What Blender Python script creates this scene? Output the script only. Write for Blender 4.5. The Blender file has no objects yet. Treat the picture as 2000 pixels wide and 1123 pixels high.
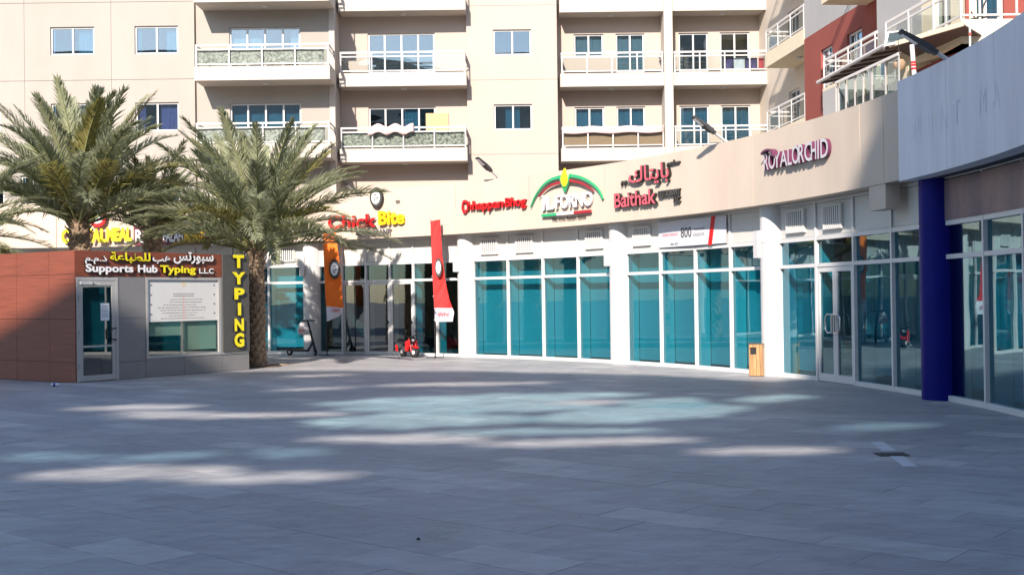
import bpy, bmesh, math, random
from mathutils import Matrix, Vector
random.seed(7)
rad = math.radians
SC = bpy.context.scene
COL = SC.collection
# ---------------------------------------------------------------- camera
CAMZ, FPX, CX, CY = 1.7, 2300.0, 1000.0, 561.5
PITCH, ROLL = rad(0.46), rad(0.75)
fw = Vector((0, math.cos(PITCH), math.sin(PITCH)))
rt0, up0 = Vector((1, 0, 0)), Vector((0, -math.sin(PITCH), math.cos(PITCH)))
rt = rt0 * math.cos(ROLL) - up0 * math.sin(ROLL)
up = rt0 * math.sin(ROLL) + up0 * math.cos(ROLL)
cd = bpy.data.cameras.new('camera'); cam = bpy.data.objects.new('camera', cd); COL.objects.link(cam)
cam.matrix_world = Matrix(((rt.x, up.x, -fw.x, 0), (rt.y, up.y, -fw.y, 0), (rt.z, up.z, -fw.z, CAMZ), (0, 0, 0, 1)))
cd.sensor_width = 36; cd.lens = FPX / 2000 * 36; cd.clip_end = 3000
SC.camera = cam
# ---------------------------------------------------------------- sky, sun, exposure
TOSUN = Vector((-0.24, -0.97, 0.63)).normalized()
w = bpy.data.worlds.new("World"); SC.world = w; w.use_nodes = True
nt = w.node_tree
sky = nt.nodes.new('ShaderNodeTexSky'); sky.sky_type = 'NISHITA'; sky.sun_disc = False
sky.sun_elevation = rad(32); sky.sun_rotation = rad(193.9); sky.air_density = 1.0; sky.dust_density = .6; sky.ozone_density = 2.2
bg = nt.nodes['Background']; bg.inputs['Strength'].default_value = 0.10
nt.links.new(sky.outputs[0], bg.inputs['Color'])
sd = bpy.data.lights.new('sun', 'SUN'); sun = bpy.data.objects.new('sun', sd); COL.objects.link(sun)
sd.energy = 3.5; sd.angle = rad(0.7); sd.color = (1.0, 0.905, 0.81)
sun.rotation_mode = 'QUATERNION'; sun.rotation_quaternion = (-TOSUN).to_track_quat('-Z', 'Y')
sun.location = TOSUN * 60
SC.view_settings.view_transform = 'Standard'; SC.view_settings.look = 'None'
SC.view_settings.exposure = 1.35; SC.view_settings.gamma = 1; SC.view_settings.use_curve_mapping = False
# ---------------------------------------------------------------- picture point -> place
def ray(x, y): return rt * ((x - CX) / FPX) + up * ((CY - y) / FPX) + fw
EYE = Vector((0, 0, CAMZ))
def at(x, y, d):
    r = ray(x, y); return EYE + r * (d / r.y)
def gnd(x, y, z=0.0):
    r = ray(x, y); return EYE + r * ((z - CAMZ) / r.z)
class Fr:
    """local frame: x to the right as seen from the plaza, y into the wall, z up"""
    def __init__(s, o, xd):
        xd = Vector((xd[0], xd[1], 0)).normalized(); yd = Vector((-xd.y, xd.x, 0))
        s.o = Vector(o); s.x = xd; s.y = yd
        s.M = Matrix(((xd.x, yd.x, 0, s.o.x), (xd.y, yd.y, 0, s.o.y), (0, 0, 1, s.o.z), (0, 0, 0, 1)))
    def uv(s, px, py, off=0.0):
        r = ray(px, py); t = ((s.o + s.y * off) - EYE).dot(s.y) / r.dot(s.y)
        p = EYE + r * t - s.o
        return p.dot(s.x), p.z
CEN = Vector((-15.6, 16.4, 0)); RC = 22.5; RF = 22.0; RG = 22.46
def arc(th, r, z=0.0): return Vector((CEN.x + r * math.cos(rad(th)), CEN.y + r * math.sin(rad(th)), z))
def arcfr(th, r, z=0.0): return Fr(arc(th, r, z), (math.sin(rad(th)), -math.cos(rad(th))))
def theta(px, py, r):
    v = ray(px, py); a = v.x ** 2 + v.y ** 2; o = -CEN
    b = o.x * v.x + o.y * v.y; c = o.x ** 2 + o.y ** 2 - r * r
    t = (-b + math.sqrt(b * b - a * c)) / a
    p = EYE + v * t
    return math.degrees(math.atan2(p.y - CEN.y, p.x - CEN.x)), p.z
# ---------------------------------------------------------------- materials
def mat(name, col, rough=0.6, metal=0.0, var=0.08, scale=4.0, stretch=(1, 1, 1), bump=0.0, spec=0.5, col2=None, obrand=0.0, fine=0.0, coords='pos', coat=0.0):
    m = bpy.data.materials.new(name); m.use_nodes = True
    t = m.node_tree; b = t.nodes['Principled BSDF']
    b.inputs['Roughness'].default_value = rough; b.inputs['Metallic'].default_value = metal
    b.inputs['Specular IOR Level'].default_value = spec; b.inputs['Coat Weight'].default_value = coat
    c1 = (*col, 1)
    if var or col2 or bump:
        if coords == 'pos': src = t.nodes.new('ShaderNodeNewGeometry').outputs['Position']
        else: src = t.nodes.new('ShaderNodeTexCoord').outputs['Object']
        mp = t.nodes.new('ShaderNodeMapping'); mp.inputs['Scale'].default_value = stretch
        t.links.new(src, mp.inputs[0])
        n = t.nodes.new('ShaderNodeTexNoise'); n.inputs['Scale'].default_value = scale; n.inputs['Detail'].default_value = 6
        n.inputs['Roughness'].default_value = 0.62
        t.links.new(mp.outputs[0], n.inputs['Vector'])
        rp = t.nodes.new('ShaderNodeValToRGB'); e = rp.color_ramp.elements
        e[0].position = 0.32; e[1].position = 0.68
        lo = tuple(max(0, c * (1 - var)) for c in col); hi = col2 or tuple(min(1, c * (1 + var)) for c in col)
        e[0].color = (*lo, 1); e[1].color = (*hi, 1)
        t.links.new(n.outputs['Fac'], rp.inputs[0]); out = rp.outputs[0]
        if obrand:
            oi = t.nodes.new('ShaderNodeObjectInfo'); mr = t.nodes.new('ShaderNodeMapRange')
            mr.inputs['To Min'].default_value = 1 - obrand; mr.inputs['To Max'].default_value = 1 + obrand
            t.links.new(oi.outputs['Random'], mr.inputs[0])
            mx = t.nodes.new('ShaderNodeVectorMath'); mx.operation = 'SCALE'
            t.links.new(out, mx.inputs[0]); t.links.new(mr.outputs[0], mx.inputs['Scale']); out = mx.outputs[0]
        t.links.new(out, b.inputs['Base Color'])
        if bump:
            n2 = t.nodes.new('ShaderNodeTexNoise'); n2.inputs['Scale'].default_value = fine or scale * 6; n2.inputs['Detail'].default_value = 4
            t.links.new(mp.outputs[0], n2.inputs['Vector'])
            bp = t.nodes.new('ShaderNodeBump'); bp.inputs['Strength'].default_value = bump; bp.inputs['Distance'].default_value = 0.02
            t.links.new(n2.outputs['Fac'], bp.inputs['Height']); t.links.new(bp.outputs[0], b.inputs['Normal'])
    else:
        b.inputs['Base Color'].default_value = c1
    return m
def glass(name, tint, refl=0.1, rough=0.0, wave=0.0, rcol=(1, 1, 1)):
    """flat tinted pane: see-through colour plus a mirror share that grows at grazing angles"""
    m = bpy.data.materials.new(name); m.use_nodes = True; t = m.node_tree
    for n in list(t.nodes): t.nodes.remove(n)
    o = t.nodes.new('ShaderNodeOutputMaterial'); mx = t.nodes.new('ShaderNodeMixShader')
    tr = t.nodes.new('ShaderNodeBsdfTransparent'); tr.inputs[0].default_value = (*[c ** .5 for c in tint], 1)   # two faces per pane
    g = t.nodes.new('ShaderNodeBsdfGlossy'); g.inputs['Roughness'].default_value = rough; g.inputs[0].default_value = (*rcol, 1)
    ge = t.nodes.new('ShaderNodeNewGeometry'); dt = t.nodes.new('ShaderNodeVectorMath'); dt.operation = 'DOT_PRODUCT'
    t.links.new(ge.outputs['Normal'], dt.inputs[0]); t.links.new(ge.outputs['Incoming'], dt.inputs[1])
    def mth(op, a, b=None):
        n = t.nodes.new('ShaderNodeMath'); n.operation = op
        for i, v in enumerate((a, b)):
            if v is None: continue
            if isinstance(v, (int, float)): n.inputs[i].default_value = v
            else: t.links.new(v, n.inputs[i])
        return n.outputs[0]
    fres = mth('POWER', mth('SUBTRACT', 1.0, mth('ABSOLUTE', dt.outputs['Value'])), 5.0)
    fac = mth('MULTIPLY_ADD', fres, .9 - refl); fac.node.inputs[2].default_value = .025 + refl
    t.links.new(fac, mx.inputs[0])
    t.links.new(tr.outputs[0], mx.inputs[1]); t.links.new(g.outputs[0], mx.inputs[2]); t.links.new(mx.outputs[0], o.inputs[0])
    if wave:
        p = t.nodes.new('ShaderNodeNewGeometry'); n = t.nodes.new('ShaderNodeTexNoise'); n.inputs['Scale'].default_value = 0.9; n.inputs['Detail'].default_value = 1
        b = t.nodes.new('ShaderNodeBump'); b.inputs['Strength'].default_value = wave; b.inputs['Distance'].default_value = 0.1
        t.links.new(p.outputs['Position'], n.inputs['Vector']); t.links.new(n.outputs['Fac'], b.inputs['Height']); t.links.new(b.outputs[0], g.inputs['Normal'])
    return m
M = {}
M['fascia'] = mat('beige_render', (.54, .445, .36), .85, var=.06, scale=1.0, stretch=(1.2, 1.2, .3), bump=.06, fine=60)
M['coping'] = mat('coping_paint', (.66, .58, .48), .8, var=.05)
M['blue_clad'] = mat('pale_blue_grey_cladding', (.63, .63, .69), .6, var=.10, scale=1.6, stretch=(1.2, 1.2, .12), col2=(.69, .69, .73))
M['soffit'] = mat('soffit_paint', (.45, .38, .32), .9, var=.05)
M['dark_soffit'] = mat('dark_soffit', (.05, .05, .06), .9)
M['white'] = mat('white_paint', (.545, .535, .525), .55, var=.06, scale=2, stretch=(1, 1, .3))
M['frame'] = mat('white_aluminium', (.60, .59, .575), .4, var=.03)
M['greyframe'] = mat('grey_aluminium', (.42, .41, .40), .4, var=.04, metal=.2)
M['spandrel'] = mat('spandrel_panel', (.56, .54, .50), .6, var=.05, scale=1.5, stretch=(1, 1, .3))
M['vent'] = mat('vent_paint', (.60, .585, .56), .5, var=.04)
M['ventdark'] = mat('vent_gap', (.10, .095, .09), .8)
M['blind'] = mat('blind_fabric', (.62, .62, .60), .9, var=.05, scale=.7, stretch=(1, 1, .5))
M['jamb'] = mat('jamb_paint', (.78, .78, .76), .8, var=.02)
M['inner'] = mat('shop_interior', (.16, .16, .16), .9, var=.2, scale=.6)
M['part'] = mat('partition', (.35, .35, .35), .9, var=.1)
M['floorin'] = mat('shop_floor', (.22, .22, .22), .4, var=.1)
M['teal'] = glass('teal_glass', (.10, .45, .54), .05, wave=.015)
M['tealdark'] = glass('dark_teal_glass', (.09, .40, .50), .13, wave=.02, rcol=(.68, .92, 1.0))
M['clear'] = glass('door_glass', (.35, .45, .48), .10, wave=.012)
M['kglass'] = glass('kiosk_glass', (.62, .70, .66), .07)
M['bluecol'] = mat('blue_gloss_paint', (.005, .006, .15), .5, spec=.12, var=.06, scale=2)
M['wallleft'] = mat('greige_render', (.355, .32, .28), .9, var=.05, scale=.5, stretch=(1, 1, .35), bump=.05, fine=40)
M['wallmid'] = mat('cream_render', (.455, .378, .322), .9, var=.04, scale=.5, stretch=(1, 1, .35), bump=.05, fine=40)
M['slab'] = mat('cream_slab_paint', (.50, .445, .385), .85, var=.04, scale=.8, stretch=(1, 1, .4))
M['rail'] = mat('rail_paint', (.64, .615, .59), .4, var=.03)
M['railglass'] = glass('rail_glass', (.80, .87, .86), .03)
M['wglass'] = glass('window_glass', (.34, .46, .52), .15, rcol=(.86, .95, 1.0))
M['curtw'] = mat('pale_curtain', (.55, .62, .64), .9, var=.15, scale=2, stretch=(14, 14, .15))
M['curtb'] = mat('blue_curtain', (.16, .40, .52), .9, var=.25, scale=2, stretch=(14, 14, .15))
M['curtp'] = mat('purple_curtain', (.38, .30, .62), .9, var=.2, scale=2, stretch=(14, 14, .15))
M['room'] = mat('dark_room', (.03, .035, .04), .9)
M['red'] = mat('brick_red_render', (.27, .062, .045), .85, var=.08, scale=.8, bump=.04, fine=40)
M['grey'] = mat('grey_render', (.40, .385, .37), .85, var=.05, scale=.8, bump=.04, fine=40)
M['beigew'] = mat('wing_beige_render', (.56, .48, .39), .85, var=.05, scale=.8, bump=.04, fine=40)
M['orange_clad'] = mat('orange_wood_cladding', (.195, .05, .025), .5, var=.30, scale=3, stretch=(.5, .5, 22), bump=.15, fine=6)
M['alu'] = mat('grey_composite_panel', (.215, .21, .212), .45, var=.04, metal=.15)
M['dgrey'] = mat('dark_grey_panel', (.072, .072, .068), .5, var=.08)
M['black'] = mat('black_plastic', (.012, .012, .014), .45, var=0)
M['rubber'] = mat('rubber', (.015, .015, .016), .8, var=.2)
M['steel'] = mat('steel', (.55, .55, .55), .3, metal=1, var=.05)
M['lampgrey'] = mat('lamp_grey_metal', (.05, .05, .053), .6, var=.1)
M['yellow'] = mat('yellow_acrylic', (.85, .72, .015), .4, var=.0)
M['yellow2'] = mat('warm_yellow_acrylic', (.85, .50, .01), .4, var=.0)
M['sred'] = mat('red_acrylic', (.62, .012, .014), .35, var=.0)
M['dred'] = mat('dark_red_acrylic', (.34, .02, .03), .4, var=.0)
M['pink'] = mat('pink_acrylic', (.55, .10, .13), .4, var=.06)
M['pinks'] = mat('pink_side', (.13, .03, .075), .4, var=.0)
M['green'] = mat('green_acrylic', (.03, .36, .15), .4, var=.0)
M['wletter'] = mat('white_acrylic', (.82, .80, .80), .4, var=.0)
M['chrom'] = mat('letter_brushed_metal', (.62, .60, .64), .35, var=.05, metal=.3)
M['maroon'] = mat('maroon_board', (.13, .018, .035), .5, var=.08)
M['brown'] = mat('side_black', (.02, .016, .014), .5, var=0)
M['orangeflag'] = mat('orange_flag_cloth', (.88, .17, .008), .75, var=.06, scale=2)
M['redflag'] = mat('red_flag_cloth', (.62, .022, .02), .75, var=.06, scale=2)
M['whiteflag'] = mat('white_flag_cloth', (.70, .68, .72), .8, var=.03)
M['wood'] = mat('bin_wood', (.40, .21, .085), .55, var=.30, scale=4, stretch=(7, 7, .5), obrand=.18, coords='obj')
M['bag'] = mat('thin_plastic_bag', (.62, .58, .58), .4, var=.06, scale=12)
M['paper'] = mat('paper', (.72, .76, .80), .8, var=.02)
M['poster'] = mat('poster_paper', (.60, .595, .58), .8, var=.02)
M['print'] = mat('grey_print', (.22, .21, .20), .9, var=0)
M['greenblind'] = mat('pale_green_blind', (.55, .66, .54), .9, var=.03)
M['bluep'] = mat('blue_print', (.03, .04, .30), .6, var=0)
M['joint'] = mat('joint_mortar', (.17, .168, .166), .95, var=.1)
M['drain'] = mat('drain_slab', (.50, .515, .55), .5, var=.1, scale=8)
M['draindark'] = mat('drain_iron', (.06, .045, .045), .7, var=.4, scale=30)
M['trunk'] = mat('palm_trunk', (.27, .195, .135), .95, var=.45, scale=9, bump=.6, fine=22)
M['stub'] = mat('palm_stub', (.32, .215, .13), .9, var=.4, scale=8)
M['petiole'] = mat('palm_rachis', (.22, .23, .09), .7, var=.2, scale=5)
def leafmat(name, a, b):
    m = mat(name, a, .55, var=.0, col2=b, scale=1.6, obrand=.22)
    t = m.node_tree; pb = t.nodes['Principled BSDF']; o = t.nodes['Material Output']
    tl = t.nodes.new('ShaderNodeBsdfTranslucent'); mx = t.nodes.new('ShaderNodeMixShader'); mx.inputs[0].default_value = .45
    src = pb.inputs['Base Color'].links[0].from_socket
    t.links.new(src, tl.inputs[0]); t.links.new(pb.outputs[0], mx.inputs[1]); t.links.new(tl.outputs[0], mx.inputs[2]); t.links.new(mx.outputs[0], o.inputs[0])
    return m
M['leaf'] = leafmat('palm_leaf', (.27, .285, .165), (.46, .47, .30))
M['leafy'] = leafmat('palm_leaf_yellow', (.20, .19, .05), (.30, .26, .09))
M['plant'] = leafmat('plant_leaf', (.05, .11, .02), (.10, .19, .04))
M['camo'] = mat('leaf_screen_cloth', (.16, .17, .12), .9, var=.85, scale=11, col2=(.52, .50, .42))
M['camo2'] = mat('pale_leaf_screen_cloth', (.32, .31, .26), .9, var=.6, scale=11, col2=(.60, .56, .49))
M['straw'] = mat('brown_mesh_screen', (.33, .21, .13), .9, var=.18, scale=14, stretch=(1, 1, 3))
M['pinkcloth'] = mat('pink_cloth', (.62, .42, .40), .9, var=.1, scale=3)
M['board'] = mat('peach_board', (.62, .36, .19), .7, var=.06, scale=3, stretch=(8, 8, .4))
M['canopy'] = mat('canopy_sheet', (.42, .38, .33), .6, var=.1)
M['canopyd'] = mat('canopy_rib', (.10, .075, .06), .6, var=.1)
M['cream'] = mat('cream_wall', (.72, .62, .45), .85, var=.04)
M['purpleprint'] = mat('faded_print_panel', (.065, .05, .095), .45, var=.0, col2=(.25, .16, .15), scale=1.1, stretch=(1.3, 1.3, .7))
M['laundry1'] = mat('laundry_dark', (.06, .05, .14), .9, var=.5, scale=6)
M['laundry2'] = mat('laundry_pale', (.45, .48, .52), .9, var=.2, scale=6)
M['laundry3'] = mat('laundry_red', (.40, .05, .06), .9, var=.2, scale=6)
M['greenp'] = mat('green_plastic', (.06, .42, .18), .5, var=0)
M['chair'] = mat('dark_chair', (.03, .03, .032), .6, var=0)
# ---------------------------------------------------------------- mesh building
RM = {}
class MB:
    def __init__(s, fr=None): s.v = []; s.f = []; s.mi = []; s.M = fr.M if isinstance(fr, Fr) else (fr or Matrix()); s.cur = 0; s.smooth = []
    def add(s, vs, fs, sm=False):
        n = len(s.v); s.v += [s.M @ Vector(p) for p in vs]
        for f in fs: s.f.append([i + n for i in f]); s.mi.append(s.cur); s.smooth.append(sm)
        return s
    def box(s, x0, x1, y0, y1, z0, z1):
        vs = [(x, y, z) for z in (z0, z1) for y in (y0, y1) for x in (x0, x1)]
        return s.add(vs, [(0, 2, 3, 1), (4, 5, 7, 6), (0, 1, 5, 4), (2, 6, 7, 3), (0, 4, 6, 2), (1, 3, 7, 5)])
    def prism(s, poly, y0, y1):
        """poly in x,z (counter-clockwise seen from -y), between depths y0 and y1"""
        n = len(poly); vs = [(x, y0, z) for x, z in poly] + [(x, y1, z) for x, z in poly]
        fs = [tuple(range(n)), tuple(range(2 * n - 1, n - 1, -1))] + [((i + 1) % n, i, n + i, n + (i + 1) % n) for i in range(n)]
        return s.add(vs, fs)
    def tube(s, pts, r, n=8, cap=True):
        pts = [Vector(p) for p in pts]; rs = r if isinstance(r, (list, tuple)) else [r] * len(pts)
        vs = []; k = len(pts); a = None
        for i, p in enumerate(pts):
            d = (pts[min(i + 1, k - 1)] - pts[max(i - 1, 0)]).normalized()
            if a is None: a = d.cross(Vector((0, 0, 1)) if abs(d.z) < .9 else Vector((1, 0, 0))).normalized()
            else: a = (a - d * a.dot(d)).normalized()
            b = d.cross(a)
            for j in range(n):
                t = 2 * math.pi * j / n; vs.append(p + (a * math.cos(t) + b * math.sin(t)) * rs[i])
        fs = [(i * n + j, i * n + (j + 1) % n, (i + 1) * n + (j + 1) % n, (i + 1) * n + j) for i in range(k - 1) for j in range(n)]
        s.add(vs, fs, True)
        if cap: s.add(vs[:n], [tuple(range(n - 1, -1, -1))]); s.add(vs[-n:], [tuple(range(n))])
        return s
    def lathe(s, prof, n=24, c=(0, 0)):
        vs = [(c[0] + r * math.cos(2 * math.pi * j / n), c[1] + r * math.sin(2 * math.pi * j / n), z) for r, z in prof for j in range(n)]
        k = len(prof)
        s.add(vs, [(i * n + j, i * n + (j + 1) % n, (i + 1) * n + (j + 1) % n, (i + 1) * n + j) for i in range(k - 1) for j in range(n)], True)
        s.add(vs[:n], [tuple(range(n - 1, -1, -1))]); s.add(vs[-n:], [tuple(range(n))])
        return s
    def wall(s, x0, x1, z0, z1, holes, y0, y1):
        xs = sorted({x0, x1, *[h for q in holes for h in q[:2] if x0 < h < x1]}); zs = sorted({z0, z1, *[h for q in holes for h in q[2:] if z0 < h < z1]})
        for a, b in zip(zs, zs[1:]):
            run = None; zc = (a + b) / 2
            for c, d in list(zip(xs, xs[1:])) + [(x1, None)]:
                hole = d is None or any(h[0] < (c + d) / 2 < h[1] and h[2] < zc < h[3] for h in holes)
                if hole:
                    if run is not None: s.box(run, c, y0, y1, a, b); run = None
                elif run is None: run = c
        return s
    def build(s, name, mats, parent=None, **kw):
        me = bpy.data.meshes.new(name)
        inv = RM[parent.name].inverted() if parent else Matrix()
        if parent is None and s.v and not kw.get('world'):
            lo = [min(p[i] for p in s.v) for i in range(3)]; hi = [max(p[i] for p in s.v) for i in range(3)]
            org = Vector(((lo[0] + hi[0]) / 2, (lo[1] + hi[1]) / 2, lo[2])); inv = Matrix.Translation(-org)
        else: org = Vector()
        me.from_pydata([inv @ p for p in s.v], [], s.f)
        mats = mats if isinstance(mats, list) else [mats]
        for m in mats: me.materials.append(M[m] if isinstance(m, str) else m)
        me.polygons.foreach_set('material_index', s.mi); me.polygons.foreach_set('use_smooth', s.smooth)
        me.update()
        o = bpy.data.objects.new(name, me); COL.objects.link(o)
        o.location = org
        RM[o.name] = (RM[parent.name] if parent else Matrix.Translation(org))
        if parent: o.parent = parent
        for k, v in kw.items():
            if k != 'world': o[k] = v
        return o
def thing(name, label, cat, loc=(0, 0, 0), rotz=0.0, group=None, kind=None):
    o = bpy.data.objects.new(name, None); COL.objects.link(o); o.empty_display_size = .2
    o.location = loc; o.rotation_euler = (0, 0, rotz)
    o['label'] = label
    if cat: o['category'] = cat
    if group: o['group'] = group
    if kind: o['kind'] = kind
    RM[o.name] = Matrix.Translation(Vector(loc)) @ Matrix.Rotation(rotz, 4, 'Z')
    return o
def thing_fr(name, label, cat, fr, group=None):
    return thing(name, label, cat, fr.o, math.atan2(fr.x.y, fr.x.x), group)
def link_mesh(name, me, parent, mw, **kw):
    """an object with ready mesh data placed by a world matrix under its parent"""
    o = bpy.data.objects.new(name, me); COL.objects.link(o); o.parent = parent
    o.matrix_basis = RM[parent.name].inverted() @ mw; RM[o.name] = mw
    for k, v in kw.items(): o[k] = v
    return o
# ---------------------------------------------------------------- lettering
_glyph = {}
def _curve(txt, offset, extrude, shear=0.0):
    c = bpy.data.curves.new('t', 'FONT'); c.body = txt; c.size = 1; c.extrude = extrude; c.offset = offset; c.resolution_u = 3; c.shear = shear
    o = bpy.data.objects.new('t', c); COL.objects.link(o)
    bpy.context.view_layer.update()
    me = bpy.data.meshes.new_from_object(o.evaluated_get(bpy.context.evaluated_depsgraph_get()))
    bpy.data.objects.remove(o); bpy.data.curves.remove(c)
    return me
def _w(txt):
    me = _curve(txt, 0, 0); xs = [v.co.x for v in me.vertices]; r = (max(xs) - min(xs)) if xs else 0; bpy.data.meshes.remove(me); return r
_wc = {}
def adv(ch):
    if ch not in _wc: _wc[ch] = _w('I' + ch + 'I') - _w('II')
    return _wc[ch]
CAP = None
def letters(parent, fr, txt, box, front, side=None, offset=.0, depth=.05, off=0.0, shear=0.0, name='letter', whole=False, fit='cap', tight=0.0):
    """txt set in the box (x0,x1,z0,z1 in the frame, z0 baseline, z1 cap top); each letter a mesh of its own"""
    x0, x1, z0, z1 = box
    units = [txt] if whole else list(txt)
    if whole:
        probe = _curve(txt, offset, 0); bx = [v.co.x for v in probe.vertices]; by = [v.co.y for v in probe.vertices]
        bx0, tot = min(bx), max(bx) - min(bx); b0, caph = min(by), max(by) - min(by); bpy.data.meshes.remove(probe)
    else:
        tot = sum(adv(c) * (1 - tight) for c in units); caph = .729; b0 = 0; bx0 = 0
    sx = (x1 - x0) / tot; sz = (z1 - z0) / caph; x = x0
    for u in units:
        if u != ' ':
            key = (u, offset, round(depth / ((sx + sz) / 2), 3), shear, front, side)
            if key not in _glyph:
                me = _curve(u, offset, depth / 2, shear); me.name = name; me.materials.clear()
                me.materials.append(M[front]); me.materials.append(M[side or front])
                for p in me.polygons: p.material_index = 0 if p.normal.z > .7 else 1
                _glyph[key] = me
            mw = fr.M @ Matrix.Translation((x - bx0 * sx, off - depth / 2 - .002, z0 - b0 * sz)) @ Matrix.Rotation(rad(90), 4, 'X') @ Matrix.Diagonal((sx, sz, 1, 1))
            link_mesh(name, _glyph[key], parent, mw)
        x += (tot if whole else adv(u) * (1 - tight)) * sx
def ribbon(fr, pts, w0, y0, y1, w1=None):
    """a flat band along points (u,z), of width w0..w1, with thickness"""
    mb = MB(fr); k = len(pts); L = []; R = []
    for i, p in enumerate(pts):
        a = Vector(pts[max(i - 1, 0)]); b = Vector(pts[min(i + 1, k - 1)]); d = (b - a).normalized(); n = Vector((-d.y, d.x))
        t = i / (k - 1); wd = (w0 + ((w1 if w1 is not None else w0) - w0) * t) / 2
        L.append(Vector(p) + n * wd); R.append(Vector(p) - n * wd)
    for i in range(k - 1): mb.prism([tuple(R[i]), tuple(R[i + 1]), tuple(L[i + 1]), tuple(L[i])], y0, y1)
    return mb
def px(fr, pts, off=0.0): return [fr.uv(x, y, off) for x, y in pts]
# ================================================================ SETTING: ground and paving
gr = MB(); gr.add([(-400, -400, -.03), (400, -400, -.03), (400, 400, -.03), (-400, 400, -.03)], [(0, 1, 2, 3)])
gr.build('ground', 'joint', None, kind='structure', label='dark ground below the paving joints', world=1)
def tile_mat():
    m = bpy.data.materials.new('grey_paving_stone'); m.use_nodes = True; t = m.node_tree; b = t.nodes['Principled BSDF']
    b.inputs['Roughness'].default_value = .62
    N = t.nodes.new; L = t.links.new
    g = N('ShaderNodeNewGeometry'); oi = N('ShaderNodeObjectInfo')
    ad = N('ShaderNodeMath'); ad.operation = 'ADD'; L(g.outputs['Random Per Island'], ad.inputs[0]); L(oi.outputs['Random'], ad.inputs[1])
    fr = N('ShaderNodeMath'); fr.operation = 'FRACT'; L(ad.outputs[0], fr.inputs[0])
    rp = N('ShaderNodeValToRGB'); e = rp.color_ramp.elements
    e[0].color = (.27, .265, .272, 1); e[1].color = (.40, .385, .375, 1); e[1].position = 1
    k = e.new(.55); k.color = (.30, .295, .302, 1); k = e.new(.88); k.color = (.33, .322, .322, 1)
    L(fr.outputs[0], rp.inputs[0])
    mp = N('ShaderNodeMapping'); mp.inputs['Rotation'].default_value = (0, 0, rad(-40)); mp.inputs['Scale'].default_value = (1, 2.2, 1); L(g.outputs['Position'], mp.inputs[0])
    n = N('ShaderNodeTexNoise'); n.inputs['Scale'].default_value = 2.6; n.inputs['Detail'].default_value = 9; n.inputs['Roughness'].default_value = .7; L(mp.outputs[0], n.inputs['Vector'])
    n3 = N('ShaderNodeTexNoise'); n3.inputs['Scale'].default_value = .35; n3.inputs['Detail'].default_value = 4; L(g.outputs['Position'], n3.inputs['Vector'])
    mr = N('ShaderNodeMapRange'); mr.inputs['From Min'].default_value = .3; mr.inputs['From Max'].default_value = .7; mr.inputs['To Min'].default_value = .74; mr.inputs['To Max'].default_value = 1.26; L(n.outputs['Fac'], mr.inputs[0])
    mr3 = N('ShaderNodeMapRange'); mr3.inputs['From Min'].default_value = .3; mr3.inputs['From Max'].default_value = .7; mr3.inputs['To Min'].default_value = .86; mr3.inputs['To Max'].default_value = 1.14; L(n3.outputs['Fac'], mr3.inputs[0])
    mu0 = N('ShaderNodeMath'); mu0.operation = 'MULTIPLY'; L(mr.outputs[0], mu0.inputs[0]); L(mr3.outputs[0], mu0.inputs[1])
    n4 = N('ShaderNodeTexNoise'); n4.inputs['Scale'].default_value = 1.1; n4.inputs['Detail'].default_value = 7; n4.inputs['Roughness'].default_value = .75; L(g.outputs['Position'], n4.inputs['Vector'])
    mr4 = N('ShaderNodeMapRange'); mr4.inputs['From Min'].default_value = .56; mr4.inputs['From Max'].default_value = .72; mr4.inputs['To Min'].default_value = 1; mr4.inputs['To Max'].default_value = .72; L(n4.outputs['Fac'], mr4.inputs[0])
    vo = N('ShaderNodeTexVoronoi'); vo.inputs['Scale'].default_value = 1.7; L(g.outputs['Position'], vo.inputs['Vector'])
    mr5 = N('ShaderNodeMapRange'); mr5.inputs['From Min'].default_value = .022; mr5.inputs['From Max'].default_value = .034; mr5.inputs['To Min'].default_value = .62; mr5.inputs['To Max'].default_value = 1; L(vo.outputs['Distance'], mr5.inputs[0])
    mu1 = N('ShaderNodeMath'); mu1.operation = 'MULTIPLY'; L(mr4.outputs[0], mu1.inputs[0]); L(mr5.outputs[0], mu1.inputs[1])
    mu = N('ShaderNodeMath'); mu.operation = 'MULTIPLY'; L(mu0.outputs[0], mu.inputs[0]); L(mu1.outputs[0], mu.inputs[1])
    v = N('ShaderNodeVectorMath'); v.operation = 'SCALE'; L(rp.outputs[0], v.inputs[0]); L(mu.outputs[0], v.inputs['Scale']); L(v.outputs[0], b.inputs['Base Color'])
    rr = N('ShaderNodeMapRange'); rr.inputs['To Min'].default_value = .48; rr.inputs['To Max'].default_value = .75; L(n.outputs['Fac'], rr.inputs[0]); L(rr.outputs[0], b.inputs['Roughness'])
    n2 = N('ShaderNodeTexNoise'); n2.inputs['Scale'].default_value = 35; n2.inputs['Detail'].default_value = 5; L(g.outputs['Position'], n2.inputs['Vector'])
    bp = N('ShaderNodeBump'); bp.inputs['Strength'].default_value = .25; bp.inputs['Distance'].default_value = .01; L(n2.outputs['Fac'], bp.inputs['Height']); L(bp.outputs[0], b.inputs['Normal'])
    return m
M['tile'] = tile_mat()
plaza = thing('plaza_paving', 'grey stone plaza paving laid diagonally', None, kind='structure')
TA = rad(40); TL, TW, GAP = .9, .45, .0035
ux, vx = Vector((math.cos(TA), -math.sin(TA), 0)), Vector((math.sin(TA), math.cos(TA), 0))
cells = []
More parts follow.
